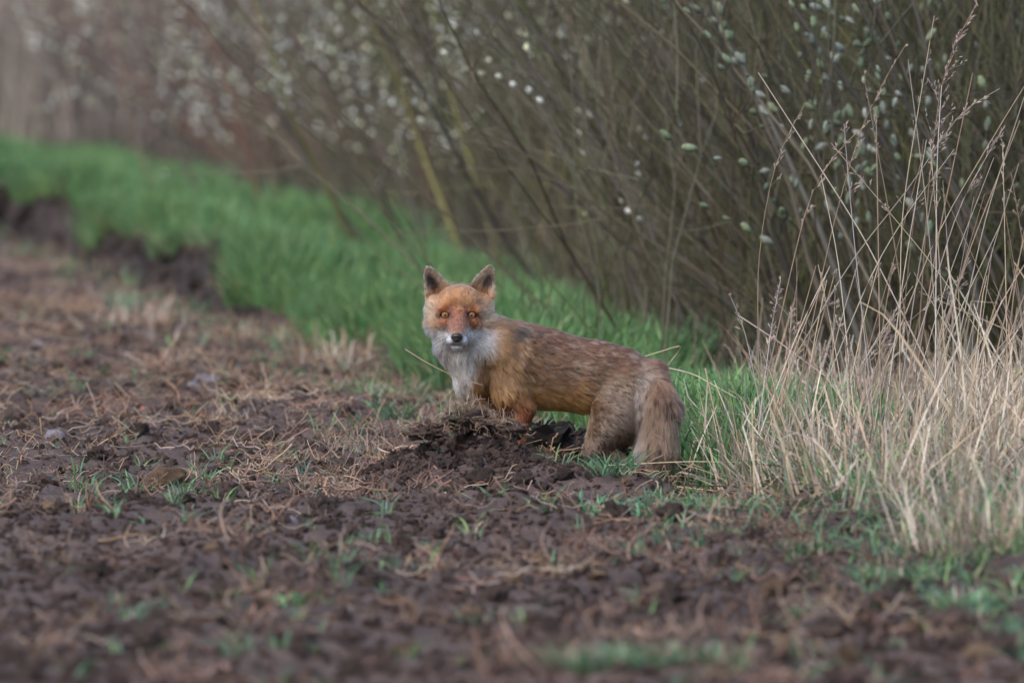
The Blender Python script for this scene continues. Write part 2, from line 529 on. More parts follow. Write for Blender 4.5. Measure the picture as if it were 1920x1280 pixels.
scatter('soil_crumbs', crumbs, p, eul(RNG, n, 0.6), scl3(sz), RNG.integers(0, 8, n), 'loose dark brown soil crumbs covering the ploughed field', 'soil')

dcr = [lump('furrow_crumb', M_CLOD, 120 + k, 0.75, 0.7, (12, 9), SOIL_DARK * (0.8 + 0.2 * k), 2.4, 0.3, 4, smooth=False) for k in range(5)]  # crumbs coloured dark to carry the painted furrow and scrape shade
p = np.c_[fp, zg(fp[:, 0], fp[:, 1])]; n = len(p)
scatter('furrow_crumbs', dcr, p, eul(RNG, n, 0.6), scl3(np.exp(RNG.normal(math.log(0.009), 0.6, n)).clip(0.003, 0.05)), RNG.integers(0, 5, n), 'nearly black crumbs lining the open furrow and scrape, coloured as if shaded', 'soil')

# --- green grass of the strip
def tuft_mesh(name, mat, seed, n, h, spread_, lean, bend, width, cols, droop=0.12, seg=5, tip=None, dead=0.0):
    rng = np.random.default_rng(seed); G = Geo()
    blades(G, rng, n, h, spread_, lean, bend, width, cols, seg, droop, tipcol=tip)
    if dead > 0:
        blades(G, rng, int(n * dead), (h[0] * 0.4, h[1] * 0.8), spread_, lean * 2.4, bend * 2, width, STRAWS * 0.8, seg, droop)
    return G.mesh(name, mat)


gt = [tuft_mesh('grass_tuft', M_TURF, 200 + k, 28, (0.045, 0.14), 0.045, 0.18, 0.26, (0.0014, 0.0028), GREENS, dead=0.06, tip=(0.16, 0.26, 0.11)) for k in range(7)]
n = 17000
p = spread(n, 26.6, 74, lambda x, y: (off(x, y) > 0.10 + 0.10 * sstep(36, 39, y) + 0.05 * np.sin(y * 2.1)) & (x < x_bush(y) + 0.05 * np.sin(y * 5) + 0.06 * RNG.normal(size=len(y))), power=0.8)
p = p[(p[:, 1] > 27.38) | (p[:, 0] > 0.40)]; n = len(p)
hh = 0.85 + 0.45 * fbm(p[:, 0] * 1.5, p[:, 1] * 0.5, seed=61, octs=3)
scatter('grass', gt, p, eul(RNG, n, 0.1), scl3(np.clip(hh * RNG.uniform(0.7, 1.4, n), 0.4, 1.6) * (1 + 0.006 * (p[:, 1] - 26))), RNG.integers(0, 7, n), 'bright green grass growing along the field edge', 'grass')

# --- short green growth among the soil and under the dry grass
st = [tuft_mesh('seedling_tuft', M_GRASS, 240 + k, 9, (0.02, 0.075), 0.02, 0.35, 0.4, (0.0012, 0.0024), FRESH * 0.9, dead=0.4) for k in range(6)]
def thin(x, y):
    o = off(x, y)
    dens = 0.04 + 0.5 * sstep(-0.42, -0.06, o) * sstep(0.12, 0.02, o) + 0.10 * sstep(0.25, 0.6, vnoise(x * 2.5, y * 0.7, seed=71)) + 0.9 * sstep(0.0, 0.25, o) * sstep(27, 26, y)
    dens = np.where((o > 0.14) & (y > 27), 0, dens)
    return (RNG.random(len(x)) < dens * 0.6) & (x < 1.6)
n = 1500
p = spread(n, 18.5, 46, thin); n = len(p)
scatter('seedling_grass', st, p, eul(RNG, n, 0.2), scl3(RNG.uniform(0.6, 1.3, n)), RNG.integers(0, 6, n), 'short sparse green shoots sprouting along the furrow edge', 'grass')

# --- straw and root bits lying on the soil
def litter_mesh(seed, n, ln, rad, spread_, cols, lift=0.02):
    rng = np.random.default_rng(seed); G = Geo(); m = 6
    L_ = rng.uniform(ln[0], ln[1], n); az = rng.random(n) * 6.283
    r = spread_ * np.sqrt(rng.random(n)); th = rng.random(n) * 6.283
    t = np.linspace(0, 1, m)
    curl = rng.normal(0, 1.3, n)
    A = az[:, None] + curl[:, None] * (t - 0.5)
    step = np.stack([np.cos(A), np.sin(A), 0 * A], -1) * (L_ / (m - 1))[:, None, None]
    P = np.cumsum(step, 1)
    P[..., 0] += (r * np.cos(th))[:, None] - P[..., 0].mean(1, keepdims=True); P[..., 1] += (r * np.sin(th))[:, None] - P[..., 1].mean(1, keepdims=True)
    up = rng.uniform(0.0, lift, n); tilt = rng.normal(0, lift * 1.6, n)
    P[..., 2] = up[:, None] + np.abs(tilt[:, None] * (t - rng.random(n)[:, None])) + 0.004 * rng.normal(size=(n, m)) + 0.004
    c = np.asarray(cols)[rng.integers(0, len(cols), n)] * rng.uniform(0.7, 1.25, (n, 1))
    R = rng.uniform(rad[0], rad[1], n)[:, None] * (1 - 0.4 * t)
    tubes(G, P, R, c, 4)
    return G.mesh('straw_litter', M_STRAW)


BITS = np.concatenate([STRAWS, STRAWS * np.array([0.75, 0.6, 0.5]), [[0.33, 0.2, 0.14]]])
lm = [litter_mesh(300 + k, 7, (0.02, 0.09), (0.0006, 0.0016), 0.08, BITS * np.array([0.88, 0.84, 0.84]), 0.020) for k in range(8)]
def straw_d(x, y):
    o = off(x, y)
    d = 0.06 + 0.55 * sstep(0.2, 0.7, fbm(x * 2.2, y * 0.55, seed=81, octs=3)) + 0.5 * sstep(27.5, 31, y) * sstep(42, 36, y) * (0.5 + 0.5 * sstep(-1.6, -0.4, o)) + 0.25 * sstep(25.4, 26.4, y)
    d = d * (0.30 + 0.70 * sstep(23.5, 26.5, y))
    return (RNG.random(len(x)) < d) & (o < 0.10)
n = 1150
p = spread(n, 18.5, 47, straw_d); n = len(p)
scatter('straw_litter', lm, p, eul(RNG, n, 0.15), scl3(RNG.uniform(0.6, 1.4, n)), RNG.integers(0, 8, n), 'scattered straw and root bits lying on the ploughed soil', 'straw')

lm2 = [litter_mesh(315 + k, 11, (0.015, 0.06), (0.0008, 0.0024), 0.09, np.array([[0.23, 0.15, 0.115], [0.30, 0.21, 0.165], [0.17, 0.115, 0.09], [0.26, 0.15, 0.10]]), 0.02) for k in range(5)]
n = 170
p = spread(n, 18.5, 25.6, lambda x, y: (off(x, y) < 0.1) & (RNG.random(len(x)) < 0.15 + 0.85 * sstep(-0.1, 0.5, fbm(x * 3.0, y * 0.9, seed=85, octs=2)))); n = len(p)
scatter('dead_roots', lm2, p, eul(RNG, n, 0.15), scl3(RNG.uniform(0.6, 1.4, n)), RNG.integers(0, 5, n), 'brown dead roots and stalks ploughed up on the near soil', 'roots')

# --- low tangled thatch under the tall dry grass
def thatch_mesh(seed, n=34, tall=(0.08, 0.26)):
    rng = np.random.default_rng(seed); G = Geo()
    kinked(G, rng, n // 2, tall, 0.11, 0.85, 1.0, (0.0012, 0.0030), STRAWS * 1.0)
    kinked(G, rng, n // 2, (0.06, 0.2), 0.12, 1.3, 0.5, (0.0010, 0.0028), STRAWS * np.array([0.45, 0.43, 0.43]))  # low straws darkened: painted shadow underneath the thatch
    blades(G, rng, n // 2, (0.05, 0.16), 0.10, 0.35, 0.4, (0.0014, 0.0026), GREENS, 5, 0.15)
    return G.mesh('dry_thatch', M_STRAW)


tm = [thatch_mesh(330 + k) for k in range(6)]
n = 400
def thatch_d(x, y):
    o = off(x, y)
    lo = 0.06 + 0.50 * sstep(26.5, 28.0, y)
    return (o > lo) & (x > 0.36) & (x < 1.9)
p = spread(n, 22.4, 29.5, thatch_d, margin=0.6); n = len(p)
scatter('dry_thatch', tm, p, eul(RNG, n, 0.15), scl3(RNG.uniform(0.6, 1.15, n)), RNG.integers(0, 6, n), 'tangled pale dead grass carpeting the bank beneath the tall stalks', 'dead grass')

# --- brushwood of the thicket and reeds far behind
def brush_mesh(seed, n, h, cols, rad, lean, wob=0.08, spread_=0.35, twigs=0):
    rng = np.random.default_rng(seed); G = Geo(); m = 7
    t = np.linspace(0, 1, m); H = rng.uniform(h[0], h[1], n)
    b = rng.normal(0, spread_, (n, 2))
    d = rng.normal(0, lean, (n, 2)) + np.array([-0.14, 0])
    P = np.zeros((n, m, 3))
    P[..., :2] = b[:, None] + d[:, None] * (H[:, None] * t ** 1.3)[..., None] + np.cumsum(rng.normal(0, wob * 0.3, (n, m, 2)), 1)
    P[..., 2] = H[:, None] * t * 0.95
    c = np.asarray(cols)[rng.integers(0, len(cols), n)] * rng.uniform(0.5, 1.5, (n, 1))
    R = rng.uniform(rad[0], rad[1], n) ** 1.0
    tubes(G, P, R[:, None] * (1 - 0.6 * t), c, 4)
    if twigs:                                    # forking side twigs
        k = rng.integers(0, n, n * twigs); s0 = rng.integers(1, m - 1, n * twigs)
        o = P[k, s0]; q = n * twigs; t5 = np.linspace(0, 1, 5)
        d2 = (P[k, s0 + 1] - P[k, s0]); d2 /= np.linalg.norm(d2, axis=1, keepdims=True)
        d2 = d2 + rng.normal(0, 0.55, (q, 3)); L2 = rng.uniform(0.15, 0.55, q)
        Q = o[:, None] + d2[:, None] * (L2[:, None] * t5)[..., None] + np.cumsum(rng.normal(0, 0.012, (q, 5, 3)), 1) * (t5 > 0)[None, :, None]
        Q[..., 2] += (0.12 * L2)[:, None] * t5 ** 2
        tubes(G, Q, (R[k] * 0.55)[:, None] * (1 - 0.6 * t5), c[k] * rng.uniform(0.9, 1.4, (q, 1)), 3)
    return G


BARKS = np.array([[0.13, 0.11, 0.085], [0.14, 0.105, 0.085], [0.115, 0.11, 0.085], [0.15, 0.14, 0.07], [0.085, 0.08, 0.07], [0.17, 0.15, 0.12], [0.13, 0.14, 0.065]])
bm = [brush_mesh(360 + k, 26, (0.7, 2.0), BARKS * np.array([0.60, 0.62, 0.55]), (0.0012, 0.0050), 0.38, 0.14, 0.35, 3).mesh('brushwood', M_BARK) for k in range(6)]  # near bark darkened to paint the shade inside the thicket
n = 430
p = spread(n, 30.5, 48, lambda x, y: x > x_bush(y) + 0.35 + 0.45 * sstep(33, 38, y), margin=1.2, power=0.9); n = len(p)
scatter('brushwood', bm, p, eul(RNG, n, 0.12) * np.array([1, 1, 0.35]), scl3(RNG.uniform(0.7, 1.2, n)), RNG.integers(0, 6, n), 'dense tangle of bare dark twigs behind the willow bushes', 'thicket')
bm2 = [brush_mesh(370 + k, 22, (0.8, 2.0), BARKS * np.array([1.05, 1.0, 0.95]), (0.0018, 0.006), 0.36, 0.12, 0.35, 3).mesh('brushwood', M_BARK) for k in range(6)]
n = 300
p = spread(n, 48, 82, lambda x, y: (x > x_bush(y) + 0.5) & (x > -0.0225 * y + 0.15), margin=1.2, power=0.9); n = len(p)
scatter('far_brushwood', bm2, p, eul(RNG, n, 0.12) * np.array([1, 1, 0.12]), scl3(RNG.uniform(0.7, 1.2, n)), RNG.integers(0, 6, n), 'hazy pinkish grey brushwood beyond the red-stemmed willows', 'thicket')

um = [tuft_mesh('undergrowth', M_STRAW, 345 + k, 34, (0.08, 0.36), 0.10, 0.35, 0.5, (0.0014, 0.0036), np.array([[0.12, 0.095, 0.072], [0.085, 0.07, 0.055], [0.16, 0.13, 0.10], [0.07, 0.085, 0.045]])) for k in range(5)]  # undergrowth colours lowered too, as painted thicket shade
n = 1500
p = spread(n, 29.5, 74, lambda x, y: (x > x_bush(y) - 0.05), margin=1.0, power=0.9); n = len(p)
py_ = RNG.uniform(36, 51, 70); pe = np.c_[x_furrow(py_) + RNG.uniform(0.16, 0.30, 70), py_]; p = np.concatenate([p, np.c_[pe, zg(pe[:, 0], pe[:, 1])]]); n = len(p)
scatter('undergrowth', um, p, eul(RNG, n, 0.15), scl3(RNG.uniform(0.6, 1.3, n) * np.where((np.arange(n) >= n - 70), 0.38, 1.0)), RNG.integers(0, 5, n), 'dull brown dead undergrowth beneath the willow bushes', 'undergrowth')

REEDC = np.array([[0.32, 0.27, 0.235], [0.25, 0.21, 0.18], [0.38, 0.33, 0.29], [0.28, 0.23, 0.205]])
def reed_mesh(seed):
    G = brush_mesh(seed, 40, (1.2, 2.2), REEDC, (0.0025, 0.006), 0.05, 0.03, 0.3)
    rng = np.random.default_rng(seed + 1)
    blades(G, rng, 50, (0.5, 1.3), 0.35, 0.12, 0.3, (0.005, 0.011), REEDC, 6, 0.15)
    return G.mesh('reeds', M_STRAW)
rm = [reed_mesh(390 + k) for k in range(5)]
n = 900
p = spread(n, 57, 92, lambda x, y: (x > x_bush(y)) & (x < -0.0225 * y + 1.0) | (y > 74), margin=2.0); n = len(p)
scatter('reeds', rm, p, eul(RNG, n, 0.05), scl3(RNG.uniform(0.8, 1.2, n)), RNG.integers(0, 5, n), 'pale dry reed bed standing beyond the grass strip', 'reeds')

# ------------------------------------------------------------------ willow bushes
def catkin_mesh(seed, col, length=1.0):
    rng = np.random.default_rng(seed); nu, nv = 8, 7
    G = Geo()
    u = np.arange(nu) / nu * 2 * math.pi
    V, Cc = [], []
    for j in range(nv):
        t = j / (nv - 1); z = t * length
        r = 0.36 * max(0.05, math.sin(math.pi * (0.06 + 0.88 * t)) ** 0.6)
        for a in u + (j % 2) * math.pi / nu:
            k = r * (1 + rng.normal(0, 0.12))
            V.append((k * math.cos(a) + 0.12 * math.sin(2.2 * t), k * math.sin(a), z)); Cc.append(np.array(col) * rng.uniform(0.75, 1.25))
    i = np.arange(nv - 1)[:, None] * nu + np.arange(nu)[None, :]
    i2 = np.arange(nv - 1)[:, None] * nu + ((np.arange(nu) + 1) % nu)[None, :]
    G.add(np.array(V), np.stack([i, i2, i2 + nu, i + nu], -1).reshape(-1, 4), np.array(Cc))
    return G.mesh('catkin', M_CATKIN)


CAT_PALE = [catkin_mesh(500 + k, c) for k, c in enumerate(([0.55, 0.56, 0.46], [0.48, 0.50, 0.34], [0.60, 0.62, 0.58]))]
CAT_GREEN = [catkin_mesh(510 + k, c, 1.5) for k, c in enumerate(([0.17, 0.21, 0.145], [0.20, 0.24, 0.15], [0.25, 0.275, 0.235]))]


def grow(rng, p0, d0, length, m, wob, up):
    P = [np.array(p0, float)]; d = np.array(d0, float); d /= np.linalg.norm(d)
    for k in range(m - 1):
        d = d + rng.normal(0, wob, 3) + np.array([0, 0, up]); d /= np.linalg.norm(d)
        P.append(P[-1] + d * length / (m - 1))
    return np.array(P)


def willow(name, base, label, seed, nstem, cols, lean, h=(1.3, 2.2), rad=(0.0045, 0.011), ntwig=12, ncat=90, cats=CAT_PALE, csize=(0.016, 0.026), spread_=0.3, lich=0.0, group='willow bushes of the thicket'):
    rng = np.random.default_rng(seed)
    bz = float(zg(base[0], base[1]))
    root = empty(name, (base[0], base[1], bz))
    tag(root, label, 'willow', group)
    GT = Geo(); spots = []
    cols = np.asarray(cols)
    for s in range(nstem):
        b = rng.normal(0, spread_, 2); b[1] *= 1.6
        ln = rng.normal(lean[0], lean[1])
        d = np.array([ln, rng.normal(0, 0.3), 1.0])
        L_ = rng.uniform(*h)
        P = grow(rng, (b[0], b[1], -0.05), d, L_, 11, 0.075, 0.03)
        c = cols[rng.integers(0, len(cols))] * rng.uniform(0.75, 1.2)
        t = np.linspace(0, 1, 11)
        g = Geo(); C_ = np.repeat(c[None, None, :], 11, 1)
        if lich > 0:
            C_ = C_ * (1 - lich * rng.random((1, 11, 1))) + np.array([0.24, 0.24, 0.08]) * lich * rng.random((1, 11, 1))
        tubes(g, P[None], (rng.uniform(*rad) * (1 - 0.75 * t))[None], C_, 6)
        mk_obj('branch', g.mesh('branch', M_BARK), root)
        for q in range(ntwig):
            k = rng.integers(2, 10); f = rng.random()
            o = P[k] * (1 - f) + P[min(k + 1, 10)] * f
            td = P[min(k + 1, 10)] - P[k - 1]; td /= np.linalg.norm(td)
            d2 = td + rng.normal(0, 0.5, 3); l2 = rng.uniform(0.2, 0.6)
            Q = grow(rng, o, d2, l2, 7, 0.12, 0.06)
            tubes(GT, Q[None], (rng.uniform(0.0012, 0.0026) * (1 - 0.6 * np.linspace(0, 1, 7)))[None], (c * rng.uniform(0.9, 1.3))[None], 4)
            for j in range(2, 7): spots.append((Q[j], Q[j] - Q[j - 1]))
    tag(mk_obj('twigs', GT.mesh('twigs', M_BARK), root), kind='stuff')
    # only the lower metre or so is ever seen: catkins go where the lens looks first
    zmax = 1.45 - base[1] * 0.0075 - bz
    low = [s for s in spots if s[0][2] < zmax and s[0][1] < 0.25 + 0.4 * rng.random()]
    order = rng.permutation((len(low) + 2) // 3); low = [low[3 * q_ + r_] for q_ in order for r_ in range(3) if 3 * q_ + r_ < len(low)]
    for (pt, dr) in low[:min(ncat, 290)]:
        me = cats[rng.integers(0, len(cats))]
        dr = np.array(dr) / (np.linalg.norm(dr) + 1e-9) + rng.normal(0, 0.25, 3)
        e = Vector(dr).to_track_quat('Z', 'Y').to_euler()
        mk_obj('catkin', me, root, pt, e, rng.uniform(*csize))
    return root


RED = [[0.16, 0.085, 0.07], [0.14, 0.095, 0.075], [0.13, 0.08, 0.065]]
OLI = [[0.15, 0.135, 0.055], [0.18, 0.16, 0.06], [0.13, 0.112, 0.055]]
GRY = [[0.09, 0.082, 0.066], [0.105, 0.088, 0.068], [0.07, 0.064, 0.055]]
willow('willow_bush', (-1.30, 57.5), 'thin reddish willow bush beside the pale reed bed', 601, 12, RED, (-0.55, 0.25), ncat=120, csize=(0.018, 0.028))
willow('willow_bush', (-0.98, 52.8), 'red-stemmed willow bush leaning far over the grass strip', 602, 14, RED, (-0.75, 0.25), ncat=190, csize=(0.018, 0.028))
willow('willow_bush', (-0.66, 48.5), 'brown willow bush thickly dotted with pale fluffy catkins', 603, 14, RED + GRY, (-0.60, 0.25), ncat=280, csize=(0.018, 0.027))
willow('willow_bush', (-0.32, 45.0), 'dark-stemmed willow bush with long slanting stems and pale catkins', 604, 14, GRY + RED, (-0.55, 0.25), ncat=280, csize=(0.018, 0.027))
willow('willow_bush', (0.05, 42.0), 'grey willow bush with straight steep stems and few catkins', 605, 14, GRY, (-0.35, 0.3), ncat=280, csize=(0.016, 0.026))
willow('willow_bush', (0.32, 39.0), 'yellow-green lichen-covered willow with a forked thick stem', 606, 12, OLI, (-0.15, 0.3), ncat=220, rad=(0.006, 0.013), lich=0.6)
willow('willow_bush', (0.62, 36.6), 'olive willow bush with upright forking stems above the fox', 607, 13, OLI + GRY, (-0.10, 0.35), ncat=160, rad=(0.005, 0.012), lich=0.5)
willow('willow_bush', (0.85, 34.4), 'shadowy dark willow bush with crossing bare stems', 608, 15, GRY, (-0.35, 0.35), ncat=25)
willow('willow_bush', (0.98, 32.2), 'dark willow bush with bare slanting stems behind the dry stalks', 609, 14, GRY, (-0.45, 0.35), ncat=20)
willow('willow_bush', (1.22, 29.8), 'willow bush with long grey-green catkins over the dry grass', 610, 12, GRY, (-0.40, 0.3), ncat=285, cats=CAT_GREEN, csize=(0.012, 0.028), ntwig=14)
willow('willow_bush', (1.38, 32.2), 'brown willow bush with greenish catkins beyond the dry grass', 611, 12, GRY + OLI, (-0.25, 0.35), ncat=180, cats=CAT_GREEN, csize=(0.012, 0.026), ntwig=12)
willow('willow_bush', (2.0, 36.5), 'tall brown willow bush at the back of the thicket', 612, 14, GRY + RED, (-0.3, 0.35), ncat=60, cats=CAT_GREEN, csize=(0.012, 0.026))

# ------------------------------------------------------------------ the fox
# The body is laid out in photo pixels at the fox's distance (1 px = 1.25 mm) with w = depth, + away from the lens.
FY = 26.67                       # distance of the fox
FS = 1.25e-3
HST = 2.4                        # grid step of the body surface, px
GX0, GY0, GW0 = 770.0, 478.0, -190.0
GN = (218, 200, 122)
FOXF = np.full(GN, 60.0, np.float32)


def block(lo, hi):
    sl, co = [], []
    for k, (g0, n) in enumerate(zip((GX0, GY0, GW0), GN)):
        a = max(0, int((lo[k] - g0) / HST) - 1); b = min(n, int((hi[k] - g0) / HST) + 3)
        sl.append(slice(a, b)); co.append(g0 + HST * np.arange(a, b, dtype=np.float32))
    return tuple(sl), np.meshgrid(*co, indexing='ij')


def put(sl, d, k, sub=False):
    f = FOXF[sl]
    if sub:
        d = -d
        h = np.clip(0.5 + 0.5 * (d - f) / k, 0, 1)
        FOXF[sl] = f * (1 - h) + d * h + k * h * (1 - h)
    else:
        h = np.clip(0.5 + 0.5 * (f - d) / k, 0, 1)
        FOXF[sl] = f * (1 - h) + d * h - k * h * (1 - h)


def ell(c, r, k=12, rot=0.0, sub=False):
    m = max(r) + 2.5 * k + 6
    sl, (x, y, w) = block([c[j] - m for j in range(3)], [c[j] + m for j in range(3)])
    x, y, w = x - c[0], y - c[1], w - c[2]
    if rot:
        ca, sa = math.cos(rot), math.sin(rot); x, y = ca * x + sa * y, -sa * x + ca * y
    k0 = np.sqrt((x / r[0]) ** 2 + (y / r[1]) ** 2 + (w / r[2]) ** 2)
    k1 = np.sqrt((x / r[0] ** 2) ** 2 + (y / r[1] ** 2) ** 2 + (w / r[2] ** 2) ** 2) + 1e-6
    put(sl, k0 * (k0 - 1) / k1, k, sub)


def cone(a, b, ra, rb, k=12):
    a, b = np.array(a, float), np.array(b, float); m = max(ra, rb) + 2.5 * k + 6
    sl, (x, y, w) = block(np.minimum(a, b) - m, np.maximum(a, b) + m)
    v = b - a; t = np.clip(((x - a[0]) * v[0] + (y - a[1]) * v[1] + (w - a[2]) * v[2]) / v.dot(v), 0, 1)
    d = np.sqrt((x - a[0] - t * v[0]) ** 2 + (y - a[1] - t * v[1]) ** 2 + (w - a[2] - t * v[2]) ** 2) - (ra + (rb - ra) * t)
    put(sl, d, k)


# trunk
ell((1002, 692, 0), (88, 76, 56), 20)
ell((1098, 708, 0), (95, 64, 50), 24)
ell((1180, 728, 0), (64, 62, 50), 24)
cone((965, 640, 0), (1160, 684, 0), 30, 30, 20)
# neck, throat, chest
cone((965, 668, -5), (885, 622, -22), 60, 46, 20)
ell((886, 690, -22), (38, 58, 40), 22)
ell((868, 652, -28), (44, 42, 42), 18)
ell((838, 638, -40), (24, 26, 28), 16)
# shoulder and forelegs
ell((958, 705, -34), (40, 58, 28), 14, 0.2)
for w, dx in ((-38, 0), (34, -34)):
    cone((958 + dx, 735, w), (984 + dx, 766, w), 28, 19, 10)
    cone((982 + dx, 764, w), (970 + dx, 832, w - 2), 18, 12, 8)
    cone((970 + dx, 832, w - 2), (964 + dx, 886, w - 4), 12, 11, 5)
    ell((955 + dx, 892, w - 9), (17, 9, 13), 5)
# haunches and hind legs
for w, dx in ((-34, 0), (34, 14)):
    ell((1166 + dx, 768, w), (54, 70, 30), 14, 0.25)
    cone((1150 + dx, 785, w - 3), (1120 + dx, 838, w - 6), 42, 26, 10)
    cone((1120 + dx, 840, w - 6), (1184 + dx, 876, w - 2), 22, 13, 7)
    cone((1184 + dx, 876, w - 2), (1168 + dx, 924, w - 4), 12, 10, 5)
    ell((1156 + dx, 931, w - 8), (19, 8, 13), 5)
# brush (tail)
cone((1222, 700, -14), (1241, 762, -48), 25, 30, 14)
cone((1241, 762, -48), (1232, 838, -68), 29, 33, 8)
cone((1232, 838, -68), (1221, 892, -72), 33, 21, 6)
cone((1221, 892, -72), (1214, 914, -73), 20, 8, 6)
# head
ell((862, 574, -38), (45, 41, 46), 10)
ell((860, 566, -58), (36, 30, 28), 10)
for s in (-1, 1):
    ell((861 + s * 33, 606, -42), (29, 29, 30), 12)                 # cheek
    ell((860 + s * 30, 580, -72), (15, 11, 12), 8)                  # brow and cheekbone
    ell((860 + s * 24, 604, -78), (15, 12, 14), 8)
    ell((861 + s * 45, 578, -36), (17, 26, 24), 9)                  # side of the head below the ear
ell((861, 628, -60), (32, 24, 40), 12)                              # jaw
cone((860, 600, -82), (857.5, 625, -156), 24, 11.5, 9)              # muzzle
for s in (-1, 1):
    ell((857.5 + s * 9.5, 633.5, -138), (10.5, 9, 22), 6)             # lip
ell((857.5, 645, -132), (10, 7, 18), 5)                             # chin
sl_, (x_, y_, w_) = block((838, 636, -175), (877, 648, -120))
mouth = np.maximum(np.abs(y_ - (640.5 + 0.012 * (x_ - 857.5) ** 2)) - 0.8, np.abs(x_ - 857.5) - 17)
put(sl_, mouth, 1.5, True)


def ear(base, tip, hwid, w0, yaw):
    """cupped triangular ear opening towards the lens"""
    base, tip = np.array(base, float), np.array(tip, float)
    sl, (x, y, w) = block((min(base[0], tip[0]) - 50, tip[1] - 12, w0 - 45), (max(base[0], tip[0]) + 50, base[1] + 22, w0 + 45))
    a = tip - base; L_ = np.linalg.norm(a); a /= L_; b = np.array([-a[1], a[0]])
    t = ((x - base[0]) * a[0] + (y - base[1]) * a[1]) / L_; v = (x - base[0]) * b[0] + (y - base[1]) * b[1]
    tt = np.clip(t, -0.3, 1.0)
    hw = hwid * np.clip(1 - np.clip(tt, 0, 1) ** 1.7, 0, 1) ** 0.72 * (1 - 0.10 * np.clip(-tt, 0, 1)) + 2.5
    hw = np.where(t > 1, hw - (t - 1) * L_ * 1.6, hw)
    sheet = w - (w0 + 10 * (1 - tt) - 0.021 * v * v * (0.55 + 0.6 * (1 - tt)) + yaw * v)
    d = np.maximum(np.abs(sheet) - 3.4, np.abs(v) - hw); d = np.maximum(d, -t * L_ - 22)
    put(sl, d * 0.85, 4)


EARS = (((829, 562), (801, 499), 24, -30, 0.15), ((895, 562), (921, 497), 24, -30, 0.15 * -1))
for e in EARS: ear(*e)

# eyes: find the face surface, carve a shallow socket, remember the centre for the eyeball
EYES = []
for ex in (835.0, 884.5):
    ey = 587.5
    ix, iy = int((ex - GX0) / HST), int((ey - GY0) / HST)
    ws = GW0 + HST * int(np.argmax(FOXF[ix, iy] < 0))
    EYES.append((ex, ey, ws + 7.3))
    ell((ex, ey + 0.6, ws - 1), (8.0, 4.4, 8), 3, sub=True)


def surface_nets(Fv):
    ins = Fv < 0
    c = [ins[dx:ins.shape[0] - 1 + dx, dy:ins.shape[1] - 1 + dy, dz:ins.shape[2] - 1 + dz] for dx in (0, 1) for dy in (0, 1) for dz in (0, 1)]
    tot = sum(q.astype(np.int8) for q in c)
    cells = np.argwhere((tot > 0) & (tot < 8))
    idm = np.full(tot.shape, -1, np.int64); idm[tuple(cells.T)] = np.arange(len(cells))
    acc = np.zeros((len(cells), 3)); cnt = np.zeros(len(cells))
    offs = [(a, b, d) for a in (0, 1) for b in (0, 1) for d in (0, 1)]
    for p in offs:
        for ax in range(3):
            if p[ax]: continue
            q = list(p); q[ax] = 1
            f0 = Fv[cells[:, 0] + p[0], cells[:, 1] + p[1], cells[:, 2] + p[2]]
            f1 = Fv[cells[:, 0] + q[0], cells[:, 1] + q[1], cells[:, 2] + q[2]]
            k = (f0 < 0) != (f1 < 0)
            t = f0[k] / (f0[k] - f1[k])
            pos = cells[k] + np.array(p, float); pos[:, ax] += t
            acc[k] += pos; cnt[k] += 1
    V = acc / cnt[:, None]
    Fc = []
    for ax in range(3):
        a1, a2 = [(1, 2), (2, 0), (0, 1)][ax]
        s0 = [slice(1, -1)] * 3; s1 = [slice(1, -1)] * 3
        s0[ax] = slice(0, -1); s1[ax] = slice(1, None)
        e0, e1 = ins[tuple(s0)], ins[tuple(s1)]
        e = np.argwhere(e0 != e1); fl = e0[e0 != e1]
        o = np.array([1, 1, 1]); o[ax] = 0; e = e + o
        def cell(d1, d2):
            q = e.copy(); q[:, a1] -= d1; q[:, a2] -= d2
            return idm[q[:, 0], q[:, 1], q[:, 2]]
        quad = np.stack([cell(1, 1), cell(0, 1), cell(0, 0), cell(1, 0)], 1)
        quad[~fl] = quad[~fl][:, ::-1]
        Fc.append(quad)
    Fc = np.concatenate(Fc)
    return V * HST + np.array([GX0, GY0, GW0]), Fc[(Fc >= 0).all(1)]


FV, FF = surface_nets(FOXF)
for _ in range(2):                                # relax the net a little
    s = np.zeros_like(FV); c = np.zeros(len(FV))
    for a, b in ((0, 1), (1, 2), (2, 3), (3, 0)):
        np.add.at(s, FF[:, a], FV[FF[:, b]]); np.add.at(c, FF[:, a], 1)
        np.add.at(s, FF[:, b], FV[FF[:, a]]); np.add.at(c, FF[:, b], 1)
    FV = FV * 0.5 + 0.5 * s / c[:, None]

GRAD = np.gradient(FOXF, HST)


def sample(A, P):
    q = (P - np.array([GX0, GY0, GW0])) / HST
    i0 = np.clip(np.floor(q).astype(int), 0, np.array(GN) - 2); f = np.clip(q - i0, 0, 1)
    r = 0
    for dx in (0, 1):
        for dy in (0, 1):
            for dz in (0, 1):
                r = r + (f[:, 0] if dx else 1 - f[:, 0]) * (f[:, 1] if dy else 1 - f[:, 1]) * (f[:, 2] if dz else 1 - f[:, 2]) * A[i0[:, 0] + dx, i0[:, 1] + dy, i0[:, 2] + dz]
    return r


def fox_normal(P):
    n = np.stack([sample(g, P) for g in GRAD], 1)
    return n / (np.linalg.norm(n, axis=1, keepdims=True) + 1e-6)


def to_world(P):
    """fox pixels -> metres relative to the point under the fox"""
    return np.stack([(P[..., 0] - 960) * FS, P[..., 2] * FS, (880 - P[..., 1]) * FS], -1)


def gau(P, c, r):
    d = (P - np.array(c)) / np.array(r)
    return np.exp(-(d ** 2).sum(1))


